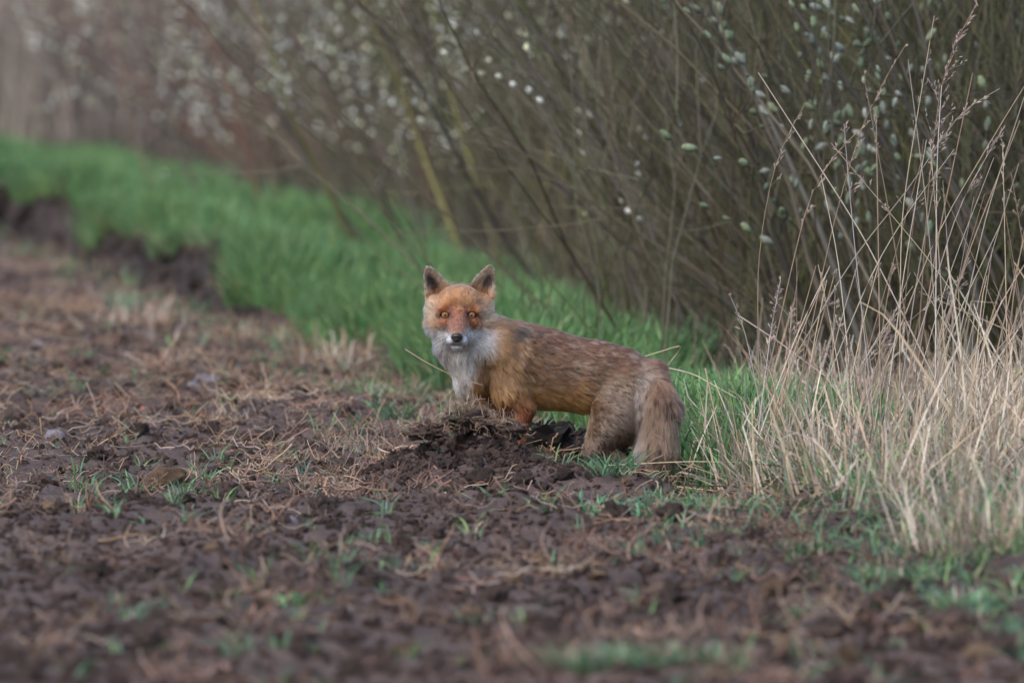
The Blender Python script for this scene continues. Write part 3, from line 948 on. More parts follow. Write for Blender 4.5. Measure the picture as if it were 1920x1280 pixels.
def head_w(P):
    """1 on the face and skull, 0 behind the ruff"""
    return sstep(12, -12, P[:, 2] + 20 - 0.25 * (P[:, 1] - 600)) * sstep(668, 640, P[:, 1]) * sstep(948, 925, P[:, 0])


def ear_w(P):
    r = np.zeros(len(P)); tt = np.zeros(len(P)); vv = np.zeros(len(P)); inn = np.zeros(len(P))
    for base, tip, hwid, w0, yaw in EARS:
        base, tip = np.array(base, float), np.array(tip, float)
        a = tip - base; L_ = np.linalg.norm(a); a /= L_; b = np.array([-a[1], a[0]])
        t = ((P[:, 0] - base[0]) * a[0] + (P[:, 1] - base[1]) * a[1]) / L_
        v = (P[:, 0] - base[0]) * b[0] + (P[:, 1] - base[1]) * b[1]
        k = (t > 0.20) & (np.abs(v) < 32) & (P[:, 1] < 553) & (np.abs(P[:, 0] - 861) > 16 + 0.32 * np.maximum(0, P[:, 1] - 525)) & (np.abs((P[:, 0] - base[0])) < 50) & (((P[:, 0] - 861) * (base[0] - 861)) > 0)
        r[k] = 1; tt[k] = t[k]; vv[k] = (v * np.sign(base[0] - 861))[k]
        sh = P[:, 2] - (w0 + 10 * (1 - t) - 0.021 * v * v * (0.55 + 0.6 * (1 - t)) + yaw * v)
        inn[k] = sh[k]
    return r, tt, vv, inn


def lerp(a, b, t):
    return a * (1 - t[:, None]) + np.asarray(b) * t[:, None]


RUST = srgb(150, 74, 28); RUSTD = srgb(132, 74, 46); OCHRE = srgb(190, 132, 72); TAN = srgb(196, 150, 112)
GRIZ = srgb(146, 102, 64); GRIZD = srgb(92, 66, 58); WHITE = srgb(212, 206, 204); SNOW = srgb(232, 232, 236)
GREY = srgb(168, 148, 136); DARK = srgb(44, 36, 36); MUZ = srgb(176, 112, 88); CREAM = srgb(208, 184, 156)


def coat(P, N, rng=None):
    """colour of the coat at a point of the body"""
    x, y, w = P.T
    n = len(P)
    nz = fbm(x * 0.035, y * 0.035, w * 0.035, 91, 3)
    C = np.tile(GRIZ, (n, 1))
    C = lerp(C, srgb(116, 72, 48), sstep(668, 625, y - 0.27 * (x - 1000)))          # back, redder
    low = sstep(690, 765, y - 0.02 * (x - 1000) + 10 * nz) * sstep(1120, 1080, x)
    C = lerp(C, srgb(214, 140, 58), low)                                                    # lower flank and belly
    C = lerp(C, RUSTD * 0.75, sstep(768, 784, y) * sstep(1110, 1080, x) * sstep(985, 1000, x) * 0.5)
    C = lerp(C, srgb(178, 128, 84), gau(P, (955, 680, -40), (42, 70, 60)) * 0.85)   # shoulder
    C = lerp(C, OCHRE, gau(P, (985, 700, -50), (16, 45, 40)) * 0.8)
    C = lerp(C, srgb(186, 134, 80), gau(P, (930, 650, -40), (22, 40, 60)) * 0.8)    # neck side
    C = lerp(C, DARK, np.clip(1.1 * gau(P, (968, 622, -30), (30, 16, 60)) + 0.9 * gau(P, (966, 654, -50), (13, 9, 40)) + 0.4 * gau(P, (1010, 655, -50), (30, 12, 40)), 0, 1) * (0.8 + 0.4 * nz))
    C = lerp(C, GRIZD, gau(P, (1085, 688, -50), (90, 32, 60)) * 0.6)                # grizzled flank
    C = lerp(C, srgb(130, 108, 92), sstep(1085, 1125, x + 0.25 * (y - 780)) * sstep(680, 735, y) * 0.95)              # haunch
    C = lerp(C, srgb(176, 160, 150), gau(P, (1205, 705, -40), (16, 22, 50)) * 0.7)
    # legs
    C = lerp(C, RUST, sstep(725, 765, y) * sstep(1010, 995, x))
    C = lerp(C, RUSTD, sstep(800, 850, y) * sstep(1010, 995, x) * 0.6)
    C = lerp(C, srgb(104, 70, 54), sstep(805, 850, y) * sstep(1060, 1080, x) * sstep(1208, 1185, x + 0.0 * w))
    # brush
    tl = sstep(-38, -52, w + 0.10 * (760 - y)) * sstep(1186, 1196, x) * sstep(690, 720, y)
    tl = np.maximum(tl, sstep(1236, 1246, x) * sstep(700, 720, y))
    tc = np.tile(srgb(130, 102, 82), (n, 1))
    tc = lerp(tc, srgb(172, 160, 154), sstep(1222, 1196, x + 10 * nz) * 0.85)
    tc = lerp(tc, srgb(84, 60, 52), gau(P, (1262, 752, -50), (20, 26, 60)) * 0.8)
    tc = lerp(tc, srgb(140, 88, 58), gau(P, (1245, 706, -20), (26, 26, 60)) * 0.8)
    tc = lerp(tc, GREY, sstep(860, 900, y) * 0.5)
    C = C * (1 - tl[:, None]) + tc * tl[:, None]
    # throat and chest
    ch = np.clip(gau(P, (856, 662, -60), (42, 32, 55)) * 1.4 + gau(P, (868, 705, -60), (30, 34, 60)) * 1.4, 0, 1) * sstep(-2, -30, w + 0.3 * np.maximum(0, x - 885)) * sstep(916, 890, x + 0.35 * (y - 650))
    C = lerp(C, lerp(np.tile(srgb(226, 216, 206), (n, 1)), srgb(150, 132, 120), sstep(-0.1, 0.8, nz) * 0.6), ch)
    # head
    hw = head_w(P)
    H = np.tile(srgb(188, 134, 92), (n, 1))
    H = lerp(H, srgb(184, 112, 66), gau(P, (860, 548, -60), (40, 16, 60)) * 0.6)
    for s in (-1, 1):
        H = lerp(H, RUST, np.clip(1.7 * gau(P, (860 + s * 29, 591, -80), (25, 21, 60)), 0, 1) * 0.97)
        H = lerp(H, srgb(92, 48, 26), np.clip(gau(P, (860 + s * 15, 589, -90), (6.0, 17, 40)) * 1.3, 0, 1) * 0.85)
        H = lerp(H, CREAM, gau(P, (861 + s * 52, 590, -50), (16, 26, 50)) * 0.75)
        H = lerp(H, srgb(190, 120, 70), gau(P, (861 + s * 58, 606, -40), (12, 14, 40)) * 0.5)
    H = lerp(H, MUZ, gau(P, (858, 606, -115), (13, 20, 70)))
    wh = sstep(608, 624, y + 0.05 * np.clip(np.abs(x - 860) - 14, 0, 40) + 5 * nz) * sstep(12, 20, np.abs(x - 858) + 0.5 * np.maximum(0, y - 622))
    wh = np.maximum(wh, sstep(632, 640, y)) * sstep(930, 915, x)
    H = lerp(H, lerp(np.tile(WHITE, (n, 1)), SNOW, sstep(-90, -130, w)), wh)
    for s in (-1, 1):
        H = lerp(H, SNOW, np.clip(1.2 * gau(P, (857.5 + s * 13, 630, -140), (8, 9, 30)), 0, 1))
    H = lerp(H, DARK, np.clip(gau(P, (857.5, 641, -150), (14, 1.6, 26)), 0, 1) * 0.8)
    C = C * (1 - hw[:, None]) + H * hw[:, None]
    # eyelids
    for ex, ey, _ in EYES:
        d = np.sqrt(((x - ex) / 8.8) ** 2 + ((y - ey) / 6.0) ** 2)
        C = lerp(C, DARK * 0.6, sstep(1.25, 0.95, d) * hw)
    # ears
    r, t, v, inn = ear_w(P)
    E = np.tile(srgb(186, 160, 134), (n, 1))
    E = lerp(E, srgb(54, 40, 40), np.clip(1.7 * np.exp(-((v - 5) / 9.5) ** 2 - ((t - 0.48) / 0.30) ** 2), 0, 1))
    E = lerp(E, srgb(40, 34, 34), sstep(0.0, 3.0, inn) * 0.9)
    E = lerp(E, srgb(198, 132, 84), sstep(0.42, 0.22, t) * 0.6)
    C = np.where(r[:, None] > 0, E, C)
    C = np.clip(C, 0.005, 0.95)
    lum = C @ np.array([0.3, 0.6, 0.1])
    ds = np.where(hw > 0.5, 0.0, 0.0)[:, None]
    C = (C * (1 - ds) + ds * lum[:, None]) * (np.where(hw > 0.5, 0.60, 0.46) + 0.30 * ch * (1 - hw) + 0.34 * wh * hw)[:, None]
    return C, nz


def fur_params(P, N):
    """lie of the hair (unit tangent), length in px, lift"""
    x, y, w = P.T
    n = len(P)
    D = np.tile(np.array([1.0, 0.28, 0.0]), (n, 1))
    def mix(wt, d): D[:] = lerp(D, np.asarray(d, float), np.clip(wt, 0, 1))
    mix(sstep(1040, 950, x) * sstep(600, 650, y), (0.55, 0.85, 0.0))
    mix(sstep(700, 770, y) * sstep(1000, 1030, x) * sstep(1120, 1090, x), (0.75, 0.6, 0))
    mix(sstep(1110, 1150, x) * sstep(690, 730, y), (0.75, 0.75, 0))
    mix(sstep(745, 790, y) * sstep(1010, 990, x), (0.1, 1, 0))
    mix(sstep(800, 845, y) * sstep(1060, 1080, x), (0.1, 1, 0))
    Ln = np.full(n, 19.0)
    Ln = np.where((y > 750) & (x < 1010), 9.0, Ln)
    Ln = np.where((y > 805) & (x > 1060), 10.0, Ln)
    lift = np.full(n, 0.30)
    tl = sstep(-38, -52, w + 0.10 * (760 - y)) * sstep(1186, 1196, x) * sstep(690, 720, y)
    tl = np.maximum(tl, sstep(1236, 1246, x) * sstep(700, 720, y))
    mix(tl, (-0.05, 1, -0.1)); Ln = Ln * (1 - tl) + 27 * tl; lift = lift * (1 - tl) + 0.42 * tl
    th = sstep(955, 915, x) * sstep(628, 652, y) * sstep(30, 0, w)
    mix(th, (0.12, 1, -0.1)); mix(th * sstep(890, 930, x), (0.45, 0.9, 0))
    Ln = Ln * (1 - th) + 19 * th; lift = lift * (1 - th) + 0.36 * th
    hw = head_w(P)
    nose = P - np.array([857.5, 628.0, -172.0]); nose /= np.linalg.norm(nose, axis=1, keepdims=True)
    nose[:, 1] += 0.45 * sstep(590, 625, y) * sstep(10, 30, np.abs(x - 860))
    D[:] = D * (1 - hw[:, None]) + nose * hw[:, None]
    dn = np.sqrt((x - 858) ** 2 + (y - 622) ** 2)
    hl = 3.0 + 8.5 * sstep(18, 48, dn) + 12 * sstep(48, 66, np.abs(x - 861)) * sstep(560, 600, y) + 9 * sstep(630, 650, y) * sstep(-110, -80, w)
    eye = np.zeros(n)
    for ex, ey, _ in EYES: eye = np.maximum(eye, np.exp(-(((x - ex) / 15) ** 2 + ((y - ey) / 12) ** 2)))
    hl = hl * (1 - 0.75 * eye)
    Ln = Ln * (1 - hw) + hl * hw; lift = lift * (1 - hw) + 0.22 * hw
    r, t, v, inn = ear_w(P)
    for base, tip, *_ in EARS:
        k = (r > 0) & (((x - 861) * (base[0] - 861)) > 0)
        D[k] = np.array([tip[0] - base[0], tip[1] - base[1], 0.0]) / 68 + np.c_[-0.012 * v[k] * np.sign(base[0] - 861), 0 * v[k], 0 * v[k]]
    Ln = np.where(r > 0, 5.0 + 5.0 * sstep(0.75, 0.35, t), Ln); lift = np.where(r > 0, 0.16, lift)
    T = D - (D * N).sum(1, keepdims=True) * N
    T /= np.linalg.norm(T, axis=1, keepdims=True) + 1e-6
    return T, Ln, lift


def make_fur(name, count, parent, mat, seed):
    rng = np.random.default_rng(seed)
    tri = np.concatenate([FF[:, [0, 1, 2]], FF[:, [0, 2, 3]]])
    A, B, Cc = FV[tri[:, 0]], FV[tri[:, 1]], FV[tri[:, 2]]
    ar = np.linalg.norm(np.cross(B - A, Cc - A), axis=1)
    cen = (A + B + Cc) / 3
    wt = ar * (1 + 1.6 * head_w(cen)) * np.where(cen[:, 2] > 25, 0.35, 1.0)
    k = rng.choice(len(tri), count, p=wt / wt.sum())
    u, v = rng.random(count), rng.random(count); fl = u + v > 1; u[fl] = 1 - u[fl]; v[fl] = 1 - v[fl]
    P = A[k] + u[:, None] * (B[k] - A[k]) + v[:, None] * (Cc[k] - A[k])
    bad = np.zeros(count, bool)
    for ex, ey, _ in EYES: bad |= (((P[:, 0] - ex) / 8.8) ** 2 + ((P[:, 1] - ey) / 5.8) ** 2 < 1) & (P[:, 2] < -40)
    bad |= (((P[:, 0] - 857.5) / 11.5) ** 2 + ((P[:, 1] - 627) / 8.5) ** 2 < 1) & (P[:, 2] < -130)
    P = P[~bad]; n = len(P)
    N = fox_normal(P); T, Ln, lift = fur_params(P, N)
    # locks: hairs near one another bend to a common tip
    ng = n // 15
    gi = rng.choice(n, ng, replace=False)
    kd = kdtree.KDTree(ng)
    for j, q in enumerate(gi): kd.insert(P[q], j)
    kd.balance()
    near = np.array([kd.find(q)[1] for q in P]); g = gi[near]
    sw = rng.normal(0, 0.16, (ng, 3))                       # each lock turns its own way
    gl = rng.uniform(0.75, 1.2, ng); gb = np.exp(rng.normal(0, 0.30, ng))
    Tn = T + sw[near] + rng.normal(0, 0.10, (n, 3)); Tn -= (Tn * N).sum(1, keepdims=True) * N
    Tn /= np.linalg.norm(Tn, axis=1, keepdims=True) + 1e-6
    ln = Ln * gl[near] * rng.uniform(0.7, 1.15, n); lf = lift * rng.uniform(0.6, 1.35, n)
    m = 5; t = np.linspace(0, 1, m)
    Q = P[:, None] + ln[:, None, None] * (t[None, :, None] * Tn[:, None] + (lf[:, None] * (t - 0.45 * t ** 2))[..., None] * N[:, None])
    Q[..., 1] += 0.06 * ln[:, None] * t ** 2                 # hangs a little
    off_ = P[g] - P
    dense = 0.55 * np.clip(Ln / 18, 0.3, 1)
    Q += (off_ * dense[:, None])[:, None] * (t ** 1.5)[None, :, None]
    C, nz = coat(P, N)
    C = C * gb[near][:, None] * rng.uniform(0.8, 1.2, n)[:, None]
    # banded guard hairs on the back and flank: dark tips here, pale tips there
    body = (1 - head_w(P)) * sstep(940, 980, P[:, 0]) * sstep(790, 720, P[:, 1]) * sstep(1215, 1190, P[:, 0])
    dk = (rng.random(ng) < 0.42)[near] & (rng.random(n) < 0.8); pal = (rng.random(ng) < 0.3)[near] & ~dk
    CC = np.repeat(C[:, None, :], m, 1)
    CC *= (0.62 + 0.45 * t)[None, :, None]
    tip = (t ** 1.6)[None, :, None] * body[:, None, None]
    CC = np.where(dk[:, None, None], CC * (1 - 0.82 * tip), CC)
    CC = np.where(pal[:, None, None], CC * (1 - 0.45 * tip) + CREAM * 0.54 * 0.5 * tip, CC)
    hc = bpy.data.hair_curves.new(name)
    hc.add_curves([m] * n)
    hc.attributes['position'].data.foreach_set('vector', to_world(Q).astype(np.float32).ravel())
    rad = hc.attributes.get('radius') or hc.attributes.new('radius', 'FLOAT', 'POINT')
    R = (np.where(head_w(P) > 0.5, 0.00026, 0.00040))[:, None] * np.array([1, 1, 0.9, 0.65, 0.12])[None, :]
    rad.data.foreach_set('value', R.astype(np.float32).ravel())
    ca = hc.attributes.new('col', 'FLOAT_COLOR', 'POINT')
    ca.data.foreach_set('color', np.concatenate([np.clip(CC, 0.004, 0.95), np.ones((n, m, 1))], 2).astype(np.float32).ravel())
    hc.materials.append(mat)
    return mk_obj(name, hc, parent)


def fur_mat():
    m, nt, out = new_mat('fox_fur')
    at = nt.nodes.new('ShaderNodeAttribute'); at.attribute_name = 'col'
    h = nt.nodes.new('ShaderNodeBsdfHairPrincipled')
    h.parametrization = 'COLOR'
    h.inputs['Roughness'].default_value = 0.45
    h.inputs['Radial Roughness'].default_value = 0.6
    h.inputs['Coat'].default_value = 0.0
    nt.links.new(at.outputs['Color'], h.inputs['Color'])
    nt.links.new(h.outputs[0], out.inputs['Surface'])
    return m


def simple_mat(name, col, rough=0.6, spec=0.4, noise=0.0, nscale=200):
    m, nt, out = new_mat(name)
    p = nt.nodes.new('ShaderNodeBsdfPrincipled')
    p.inputs['Roughness'].default_value = rough; p.inputs['Specular IOR Level'].default_value = spec
    tc = nt.nodes.new('ShaderNodeTexCoord'); nz = nt.nodes.new('ShaderNodeTexNoise'); nz.inputs['Scale'].default_value = nscale
    nt.links.new(tc.outputs['Object'], nz.inputs['Vector'])
    r = nt.nodes.new('ShaderNodeValToRGB')
    r.color_ramp.elements[0].color = (*[c * (1 - noise) for c in col], 1); r.color_ramp.elements[1].color = (*[min(1, c * (1 + noise)) for c in col], 1)
    nt.links.new(nz.outputs['Fac'], r.inputs[0]); nt.links.new(r.outputs[0], p.inputs['Base Color'])
    b = nt.nodes.new('ShaderNodeBump'); b.inputs['Strength'].default_value = 0.3 if noise else 0.0; b.inputs['Distance'].default_value = 0.001
    nt.links.new(nz.outputs['Fac'], b.inputs['Height']); nt.links.new(b.outputs[0], p.inputs['Normal'])
    nt.links.new(p.outputs[0], out.inputs['Surface'])
    return m


M_SKIN = plant_mat('fox_skin', 0.8, 0.0, 0.0, 0.1, 0.0)
fox = empty('fox', (0, FY, 0))
tag(fox, 'red fox standing in the furrow with its head turned square to its body', 'fox')
Nv = fox_normal(FV)
Cv, _ = coat(FV, Nv)
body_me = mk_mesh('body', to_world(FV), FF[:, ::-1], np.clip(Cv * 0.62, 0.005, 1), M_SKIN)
body_o = mk_obj('body', body_me, fox)
make_fur('fur', 150000, fox, fur_mat(), 17)

# eyes: amber iris, dark slit pupil, dark rim
def sphere(name, r, mat, nu=20, nv=12, sc=(1, 1, 1)):
    u = np.arange(nu) / nu * 2 * math.pi; v = np.linspace(0.02, math.pi - 0.02, nv)
    U, Vv = np.meshgrid(u, v)
    P = np.stack([np.cos(U) * np.sin(Vv), np.cos(Vv), np.sin(U) * np.sin(Vv)], -1).reshape(-1, 3) * r * np.array(sc)
    a = np.arange(nv - 1)[:, None] * nu + np.arange(nu)[None, :]; b = np.arange(nv - 1)[:, None] * nu + ((np.arange(nu) + 1) % nu)[None, :]
    return mk_mesh(name, P, np.stack([a, b, b + nu, a + nu], -1).reshape(-1, 4), None, mat)


M_EYE = simple_mat('eye_dark', (0.010, 0.007, 0.006), 0.3, 0.4)
M_IRIS = simple_mat('iris_amber', (0.21, 0.10, 0.04), 0.5, 0.15, 0.35, 900)
M_PUPIL = simple_mat('pupil', (0.003, 0.003, 0.003), 0.08, 0.6)
M_NOSE = simple_mat('nose_leather', (0.012, 0.011, 0.013), 0.42, 0.5, 0.5, 700)
eye_me = sphere('eye', 8.6 * FS, M_EYE)
iris_me = sphere('iris', 1.0, M_IRIS, 24, 8, (6.7 * FS, 2.4 * FS, 6.3 * FS))
pupil_me = sphere('pupil', 1.0, M_PUPIL, 16, 8, (2.2 * FS, 1.3 * FS, 3.1 * FS))
for ex, ey, ew in EYES:
    c = to_world(np.array([[ex, ey, ew]]))[0]
    eo = mk_obj('eye', eye_me, fox, c)
    mk_obj('iris', iris_me, eo, (0, -6.8 * FS, 0)); mk_obj('pupil', pupil_me, eo, (0, -8.4 * FS, 0))
# eyelids: an upper and a lower shell that leave an almond opening, dark along the rim
def lid(upper):
    na, ne = 25, 9
    V, Cc = [], []
    for q in range(na):
        az = math.radians(-88 + 176 * q / (na - 1)); ca = max(0.0, math.cos(az * 1.25))
        edge = math.radians((25 if upper else -36) * ca ** 0.8 - 2)
        for k in range(ne):
            el = edge + (math.radians(85 if upper else -85) - edge) * k / (ne - 1)
            r = 9.1 * FS
            V.append((r * math.sin(az) * math.cos(el), -r * math.cos(az) * math.cos(el), r * math.sin(el)))
            Cc.append((0.012, 0.009, 0.008) if k < 1 else (0.11, 0.05, 0.024))
    i = np.arange(na - 1)[:, None] * ne + np.arange(ne - 1)[None, :]
    Fq = np.stack([i, i + 1, i + ne + 1, i + ne], -1).reshape(-1, 4)
    return mk_mesh('eyelid', V, Fq if upper else Fq[:, ::-1], Cc, M_SKIN)


lids = (lid(True), lid(False))
for e_ in [o for o in fox.children if o.name.split('.')[0] == 'eye']:
    for l_ in lids: mk_obj('eyelid', l_, e_, (0, -0.2 * FS, 0))
# nose pad with two nostrils
g = lump('nose', M_NOSE, 77, 0.05, 0.8, (20, 12), (0.02, 0.02, 0.02))
nc = np.empty(len(g.vertices) * 3, np.float32); g.vertices.foreach_get('co', nc); nc = nc.reshape(-1, 3)
nc = nc / np.abs(nc).max(0) * np.array([11.5 * FS, 7.5 * FS, 9.0 * FS])
nc[:, 0] *= 1 - 0.35 * np.clip(-nc[:, 2] / (8.0 * FS), 0, 1)
for s in (-1, 1):
    d = np.sqrt(((nc[:, 0] - s * 5.2 * FS) / (3.0 * FS)) ** 2 + ((nc[:, 2] + 1.0 * FS) / (2.2 * FS)) ** 2)
    nc[:, 1] += np.where(nc[:, 1] < 0, 3.5 * FS * np.exp(-d ** 2), 0)
g.vertices.foreach_set('co', nc.ravel()); g.update()
mk_obj('nose', g, fox, to_world(np.array([[857.5, 626.5, -163.0]]))[0])
# whiskers
G = Geo(); rng = np.random.default_rng(5)
for s in (-1, 1):
    for q in range(7):
        p0 = np.array([857.5 + s * rng.uniform(13, 17), rng.uniform(626, 635), rng.uniform(-145, -130)])
        d = np.array([s * 1.0, rng.uniform(-0.25, 0.35), rng.uniform(0.2, 0.7)]); t = np.linspace(0, 1, 6)
        W = p0 + d * (rng.uniform(30, 52) * t)[:, None]; W[:, 1] += 8 * t ** 2
        tubes(G, to_world(W)[None], (0.00022 * (1 - 0.7 * t))[None], np.array([[0.10, 0.09, 0.09]]), 4)
tag(mk_obj('whiskers', G.mesh('whiskers', M_ROOT), fox), kind='stuff')

# ------------------------------------------------------------------ clods, stones, sods
rng = np.random.default_rng(99)
CLODS = [lump('earth_clod', M_CLOD, 700 + k, 0.5, 0.75, (36, 22), SOIL * f, 1.9, 0.3, 5) for k, f in enumerate((0.9, 1.1, 0.75, 1.25))]
OCHRES = [lump('ochre_clod', M_CLOD, 710 + k, 0.4, 0.75, (36, 22), c, 1.7, 0.3, 5) for k, c in enumerate(((0.17, 0.115, 0.075), (0.20, 0.14, 0.09)))]
STONES = [lump('stone', M_STONE, 720 + k, 0.22, 0.6, (20, 12), c, 1.2) for k, c in enumerate(((0.33, 0.31, 0.36), (0.50, 0.46, 0.46), (0.27, 0.25, 0.29)))]


def on_ground(px, py, r=3):
    """photo pixel -> where that ray meets the uneven ground"""
    z = 0.0
    for _ in range(8):
        p = ground_at(px, py, z); z = 0.5 * z + 0.5 * float(zg(p[0], p[1]))
    p[2] = float(zg(p[0], p[1])); return p


def drop(name, me, px, py, size, label, cat, group=None, sink=0.35, flat=1.0):
    p = on_ground(px, py)
    s = size * p[1] / 26.67 * FS
    o = mk_obj(name, me, None, (p[0], p[1], p[2] + s * flat * (0.75 - sink)), (rng.normal(0, 0.2), rng.normal(0, 0.2), rng.random() * 6.28), (s, s, s * flat))
    return tag(o, label, cat, group)


big = [(262, 818, 22, 0), (905, 916, 26, 0), (985, 925, 18, 2), (20, 795, 26, 3), (150, 690, 17, 1), (560, 745, 16, 1), (360, 720, 14, 0), (1150, 975, 30, 2),
       (1260, 985, 24, 0), (1060, 900, 18, 2), (960, 860, 16, 0), (760, 880, 20, 1), (500, 830, 20, 0), (180, 870, 18, 2), (420, 930, 22, 0), (600, 960, 24, 1),
       (75, 700, 15, 0), (700, 760, 15, 2), (1010, 890, 13, 0), (845, 850, 17, 1), (330, 660, 14, 2), (230, 640, 13, 0), (60, 620, 13, 1), (480, 700, 15, 0)]
for k, (px, py, s, v) in enumerate(big):
    drop('earth_clod', CLODS[v], px, py, s, 'dark brown earth clod lying loose on the ploughed soil', 'clod', 'loose clods on the ploughed field')
for (px, py, s, v) in ((1500, 1090, 48, 0), (1660, 1130, 44, 3), (1560, 1200, 60, 1), (1790, 1190, 66, 3), (1350, 1060, 34, 0), (1880, 1230, 60, 1), (1420, 1010, 30, 2), (1260, 1130, 40, 0),
                      (930, 1120, 40, 3), (1010, 1180, 46, 1), (700, 1100, 40, 0), (420, 1120, 40, 2), (180, 1080, 40, 0), (90, 1010, 30, 3), (560, 1210, 50, 1), (280, 1220, 52, 3), (820, 1010, 30, 0)):
    drop('earth_clod', CLODS[v], px, py, s * 0.62, 'large blurred earth clod on the field before the fox', 'clod', 'large clods before the fox', 0.45)
drop('ochre_clod', OCHRES[0], 312, 915, 34, 'sandy ochre lump with a straw arching over it', 'clod')
drop('ochre_clod', OCHRES[1], 92, 965, 24, 'small sandy ochre lump half sunk in dark soil', 'clod')
drop('ochre_clod', OCHRES[1], 1175, 905, 12, 'tiny sandy lump among weeds beneath the fox', 'clod')
for (px, py, s, v) in ((1450, 1120, 40, 0), (1560, 1130, 34, 1), (1720, 1190, 46, 0), (1840, 1240, 50, 1), (1600, 1240, 40, 0), (960, 1090, 30, 1), (880, 1160, 34, 0), (1480, 1230, 36, 1), (760, 1230, 40, 0), (400, 1040, 26, 1), (1120, 1090, 28, 0)):
    drop('brown_clod', OCHRES[v], px, py, s * 0.7, 'light brown blurred clod on the near ploughed field', 'clod', 'light brown clods on the near field', 0.45)
drop('pale_stone', STONES[0], 103, 832, 25, 'lavender grey stone lying on dark soil', 'stone')
drop('pale_stone', STONES[2], 385, 720, 34, 'flat bluish grey stone half buried in soil', 'stone', None, 0.5, 0.6)
drop('pale_stone', STONES[0], 360, 730, 14, 'small round pinkish stone beside the flat bluish stone', 'stone')
drop('pale_stone', STONES[2], 66, 655, 16, 'bluish rounded stone near short yellow stubble', 'stone')
drop('pale_stone', STONES[0], 541, 985, 24, 'out-of-focus grey flat stone on bare soil', 'stone')
for (px, py, s) in ((225, 912, 6), (272, 945, 8), (258, 863, 5), (438, 560, 6), (195, 693, 5), (960, 905, 5)):
    drop('pebble', STONES[1], px, py, s, 'tiny whitish pebble on the dark ploughed soil', 'pebble', 'whitish pebbles on the soil', 0.2)


def roots_mesh(seed, n, ln, spread_, height, rad=(0.0004, 0.0011), cols=None, out=1.0):
    r_ = np.random.default_rng(seed); G_ = Geo(); m = 8
    cols = np.array([[0.30, 0.19, 0.14], [0.22, 0.13, 0.10], [0.38, 0.27, 0.2], [0.16, 0.1, 0.08]]) if cols is None else cols
    for q in range(n):
        a, e = r_.random() * 6.283, r_.uniform(0.0, 1.4)
        d = np.array([math.cos(a) * math.cos(e), math.sin(a) * math.cos(e), math.sin(e)])
        P_ = grow(r_, d * np.array([spread_[0], spread_[1], height]) * 0.9, d * out + np.array([0, 0, -0.25]), r_.uniform(*ln), m, 0.38, -0.05)
        tubes(G_, P_[None], (r_.uniform(*rad) * (1 - 0.6 * np.linspace(0, 1, m)))[None], (cols[r_.integers(0, len(cols))] * r_.uniform(0.7, 1.3))[None], 4)
    return G_


def sod(px, py, size, label, seed, green=14, dead=22, roots=30, Yd=None, mat_col=SOIL_DARK, hgt=0.75, z=None):
    """upturned sod: lump of earth with roots, dead grass and a few green blades"""
    p = on_ground(px, py) if Yd is None else unproject(px, py, Yd)
    if z is not None: p[2] = z
    s = size * p[1] / 26.67 * FS
    root = empty('turf_sod', p); tag(root, label, 'sod')
    r_ = np.random.default_rng(seed)
    me = lump('earth', M_CLOD, seed, 0.34, hgt, (72, 46), mat_col, 2.4, 0.35, 6)
    mk_obj('earth', me, root, (0, 0, s * 0.25), (0, 0, r_.random() * 6), s)
    if roots:
        tag(mk_obj('roots', roots_mesh(seed + 1, roots, (s * 0.4, s * 1.1), (s, s * 0.8), s * (hgt + 0.2)).mesh('roots', M_ROOT), root), kind='stuff')
    G_ = Geo()
    if dead: kinked(G_, r_, dead, (s * 0.5, s * 1.3), s * 0.8, 0.9, 0.9, (0.0009, 0.002), STRAWS * 0.75, np.c_[r_.normal(0, s * 0.5, (dead, 2)), np.full(dead, s * hgt * 0.75)])
    if green: blades(G_, r_, green, (s * 0.6, s * 1.3), s, 0.4, 0.5, (0.001, 0.002), GREENS, base=np.c_[r_.normal(0, s * 0.55, (green, 2)), np.full(green, s * hgt * 0.7)])
    if dead or green: tag(mk_obj('turf', G_.mesh('turf', M_GRASS), root), kind='stuff')
    return root


sod(880, 800, 44, 'root-matted upturned sod heaped before the chest of the fox', 801, 10, 60, 260, 26.15, SOIL * 1.1, 0.55)
sod(800, 815, 34, 'lower dark sod heaped below the root-matted sod', 802, 10, 40, 110, 26.1, SOIL * 1.0, 0.5)
sod(950, 815, 32, 'rooty crumbling sod beside the front leg of the fox', 803, 4, 14, 140, 26.2, SOIL * 1.1, 0.6)
sod(72, 440, 44, 'tall reddish brown sod standing upright in the far furrow', 805, 8, 10, 14, None, SOIL * 0.7, 1.3)
sod(10, 420, 41, 'dark sod topped with pale dead grass beside the upright sod', 806, 16, 40, 10)
sod(140, 470, 36, 'dark broad sod slumped below the upright sod', 807, 20, 16, 10)
sod(215, 480, 37, 'brown sod with tan dead grass on its crest', 808, 8, 40, 16, None, SOIL * 0.6)
sod(265, 520, 27, 'low dark sod between the tan-crested sod and the straw', 809, 16, 14, 10)
sod(325, 540, 33, 'dark sod with stringy roots hanging into the furrow', 810, 12, 20, 40)
sod(395, 555, 24, 'small sod with pale frosty grass on the furrow edge', 811, 14, 30, 6, None, LITTER)
sod(480, 585, 24, 'sod with frosty grey-green grass beside the pale straw heap', 812, 26, 22, 6, None, LITTER)

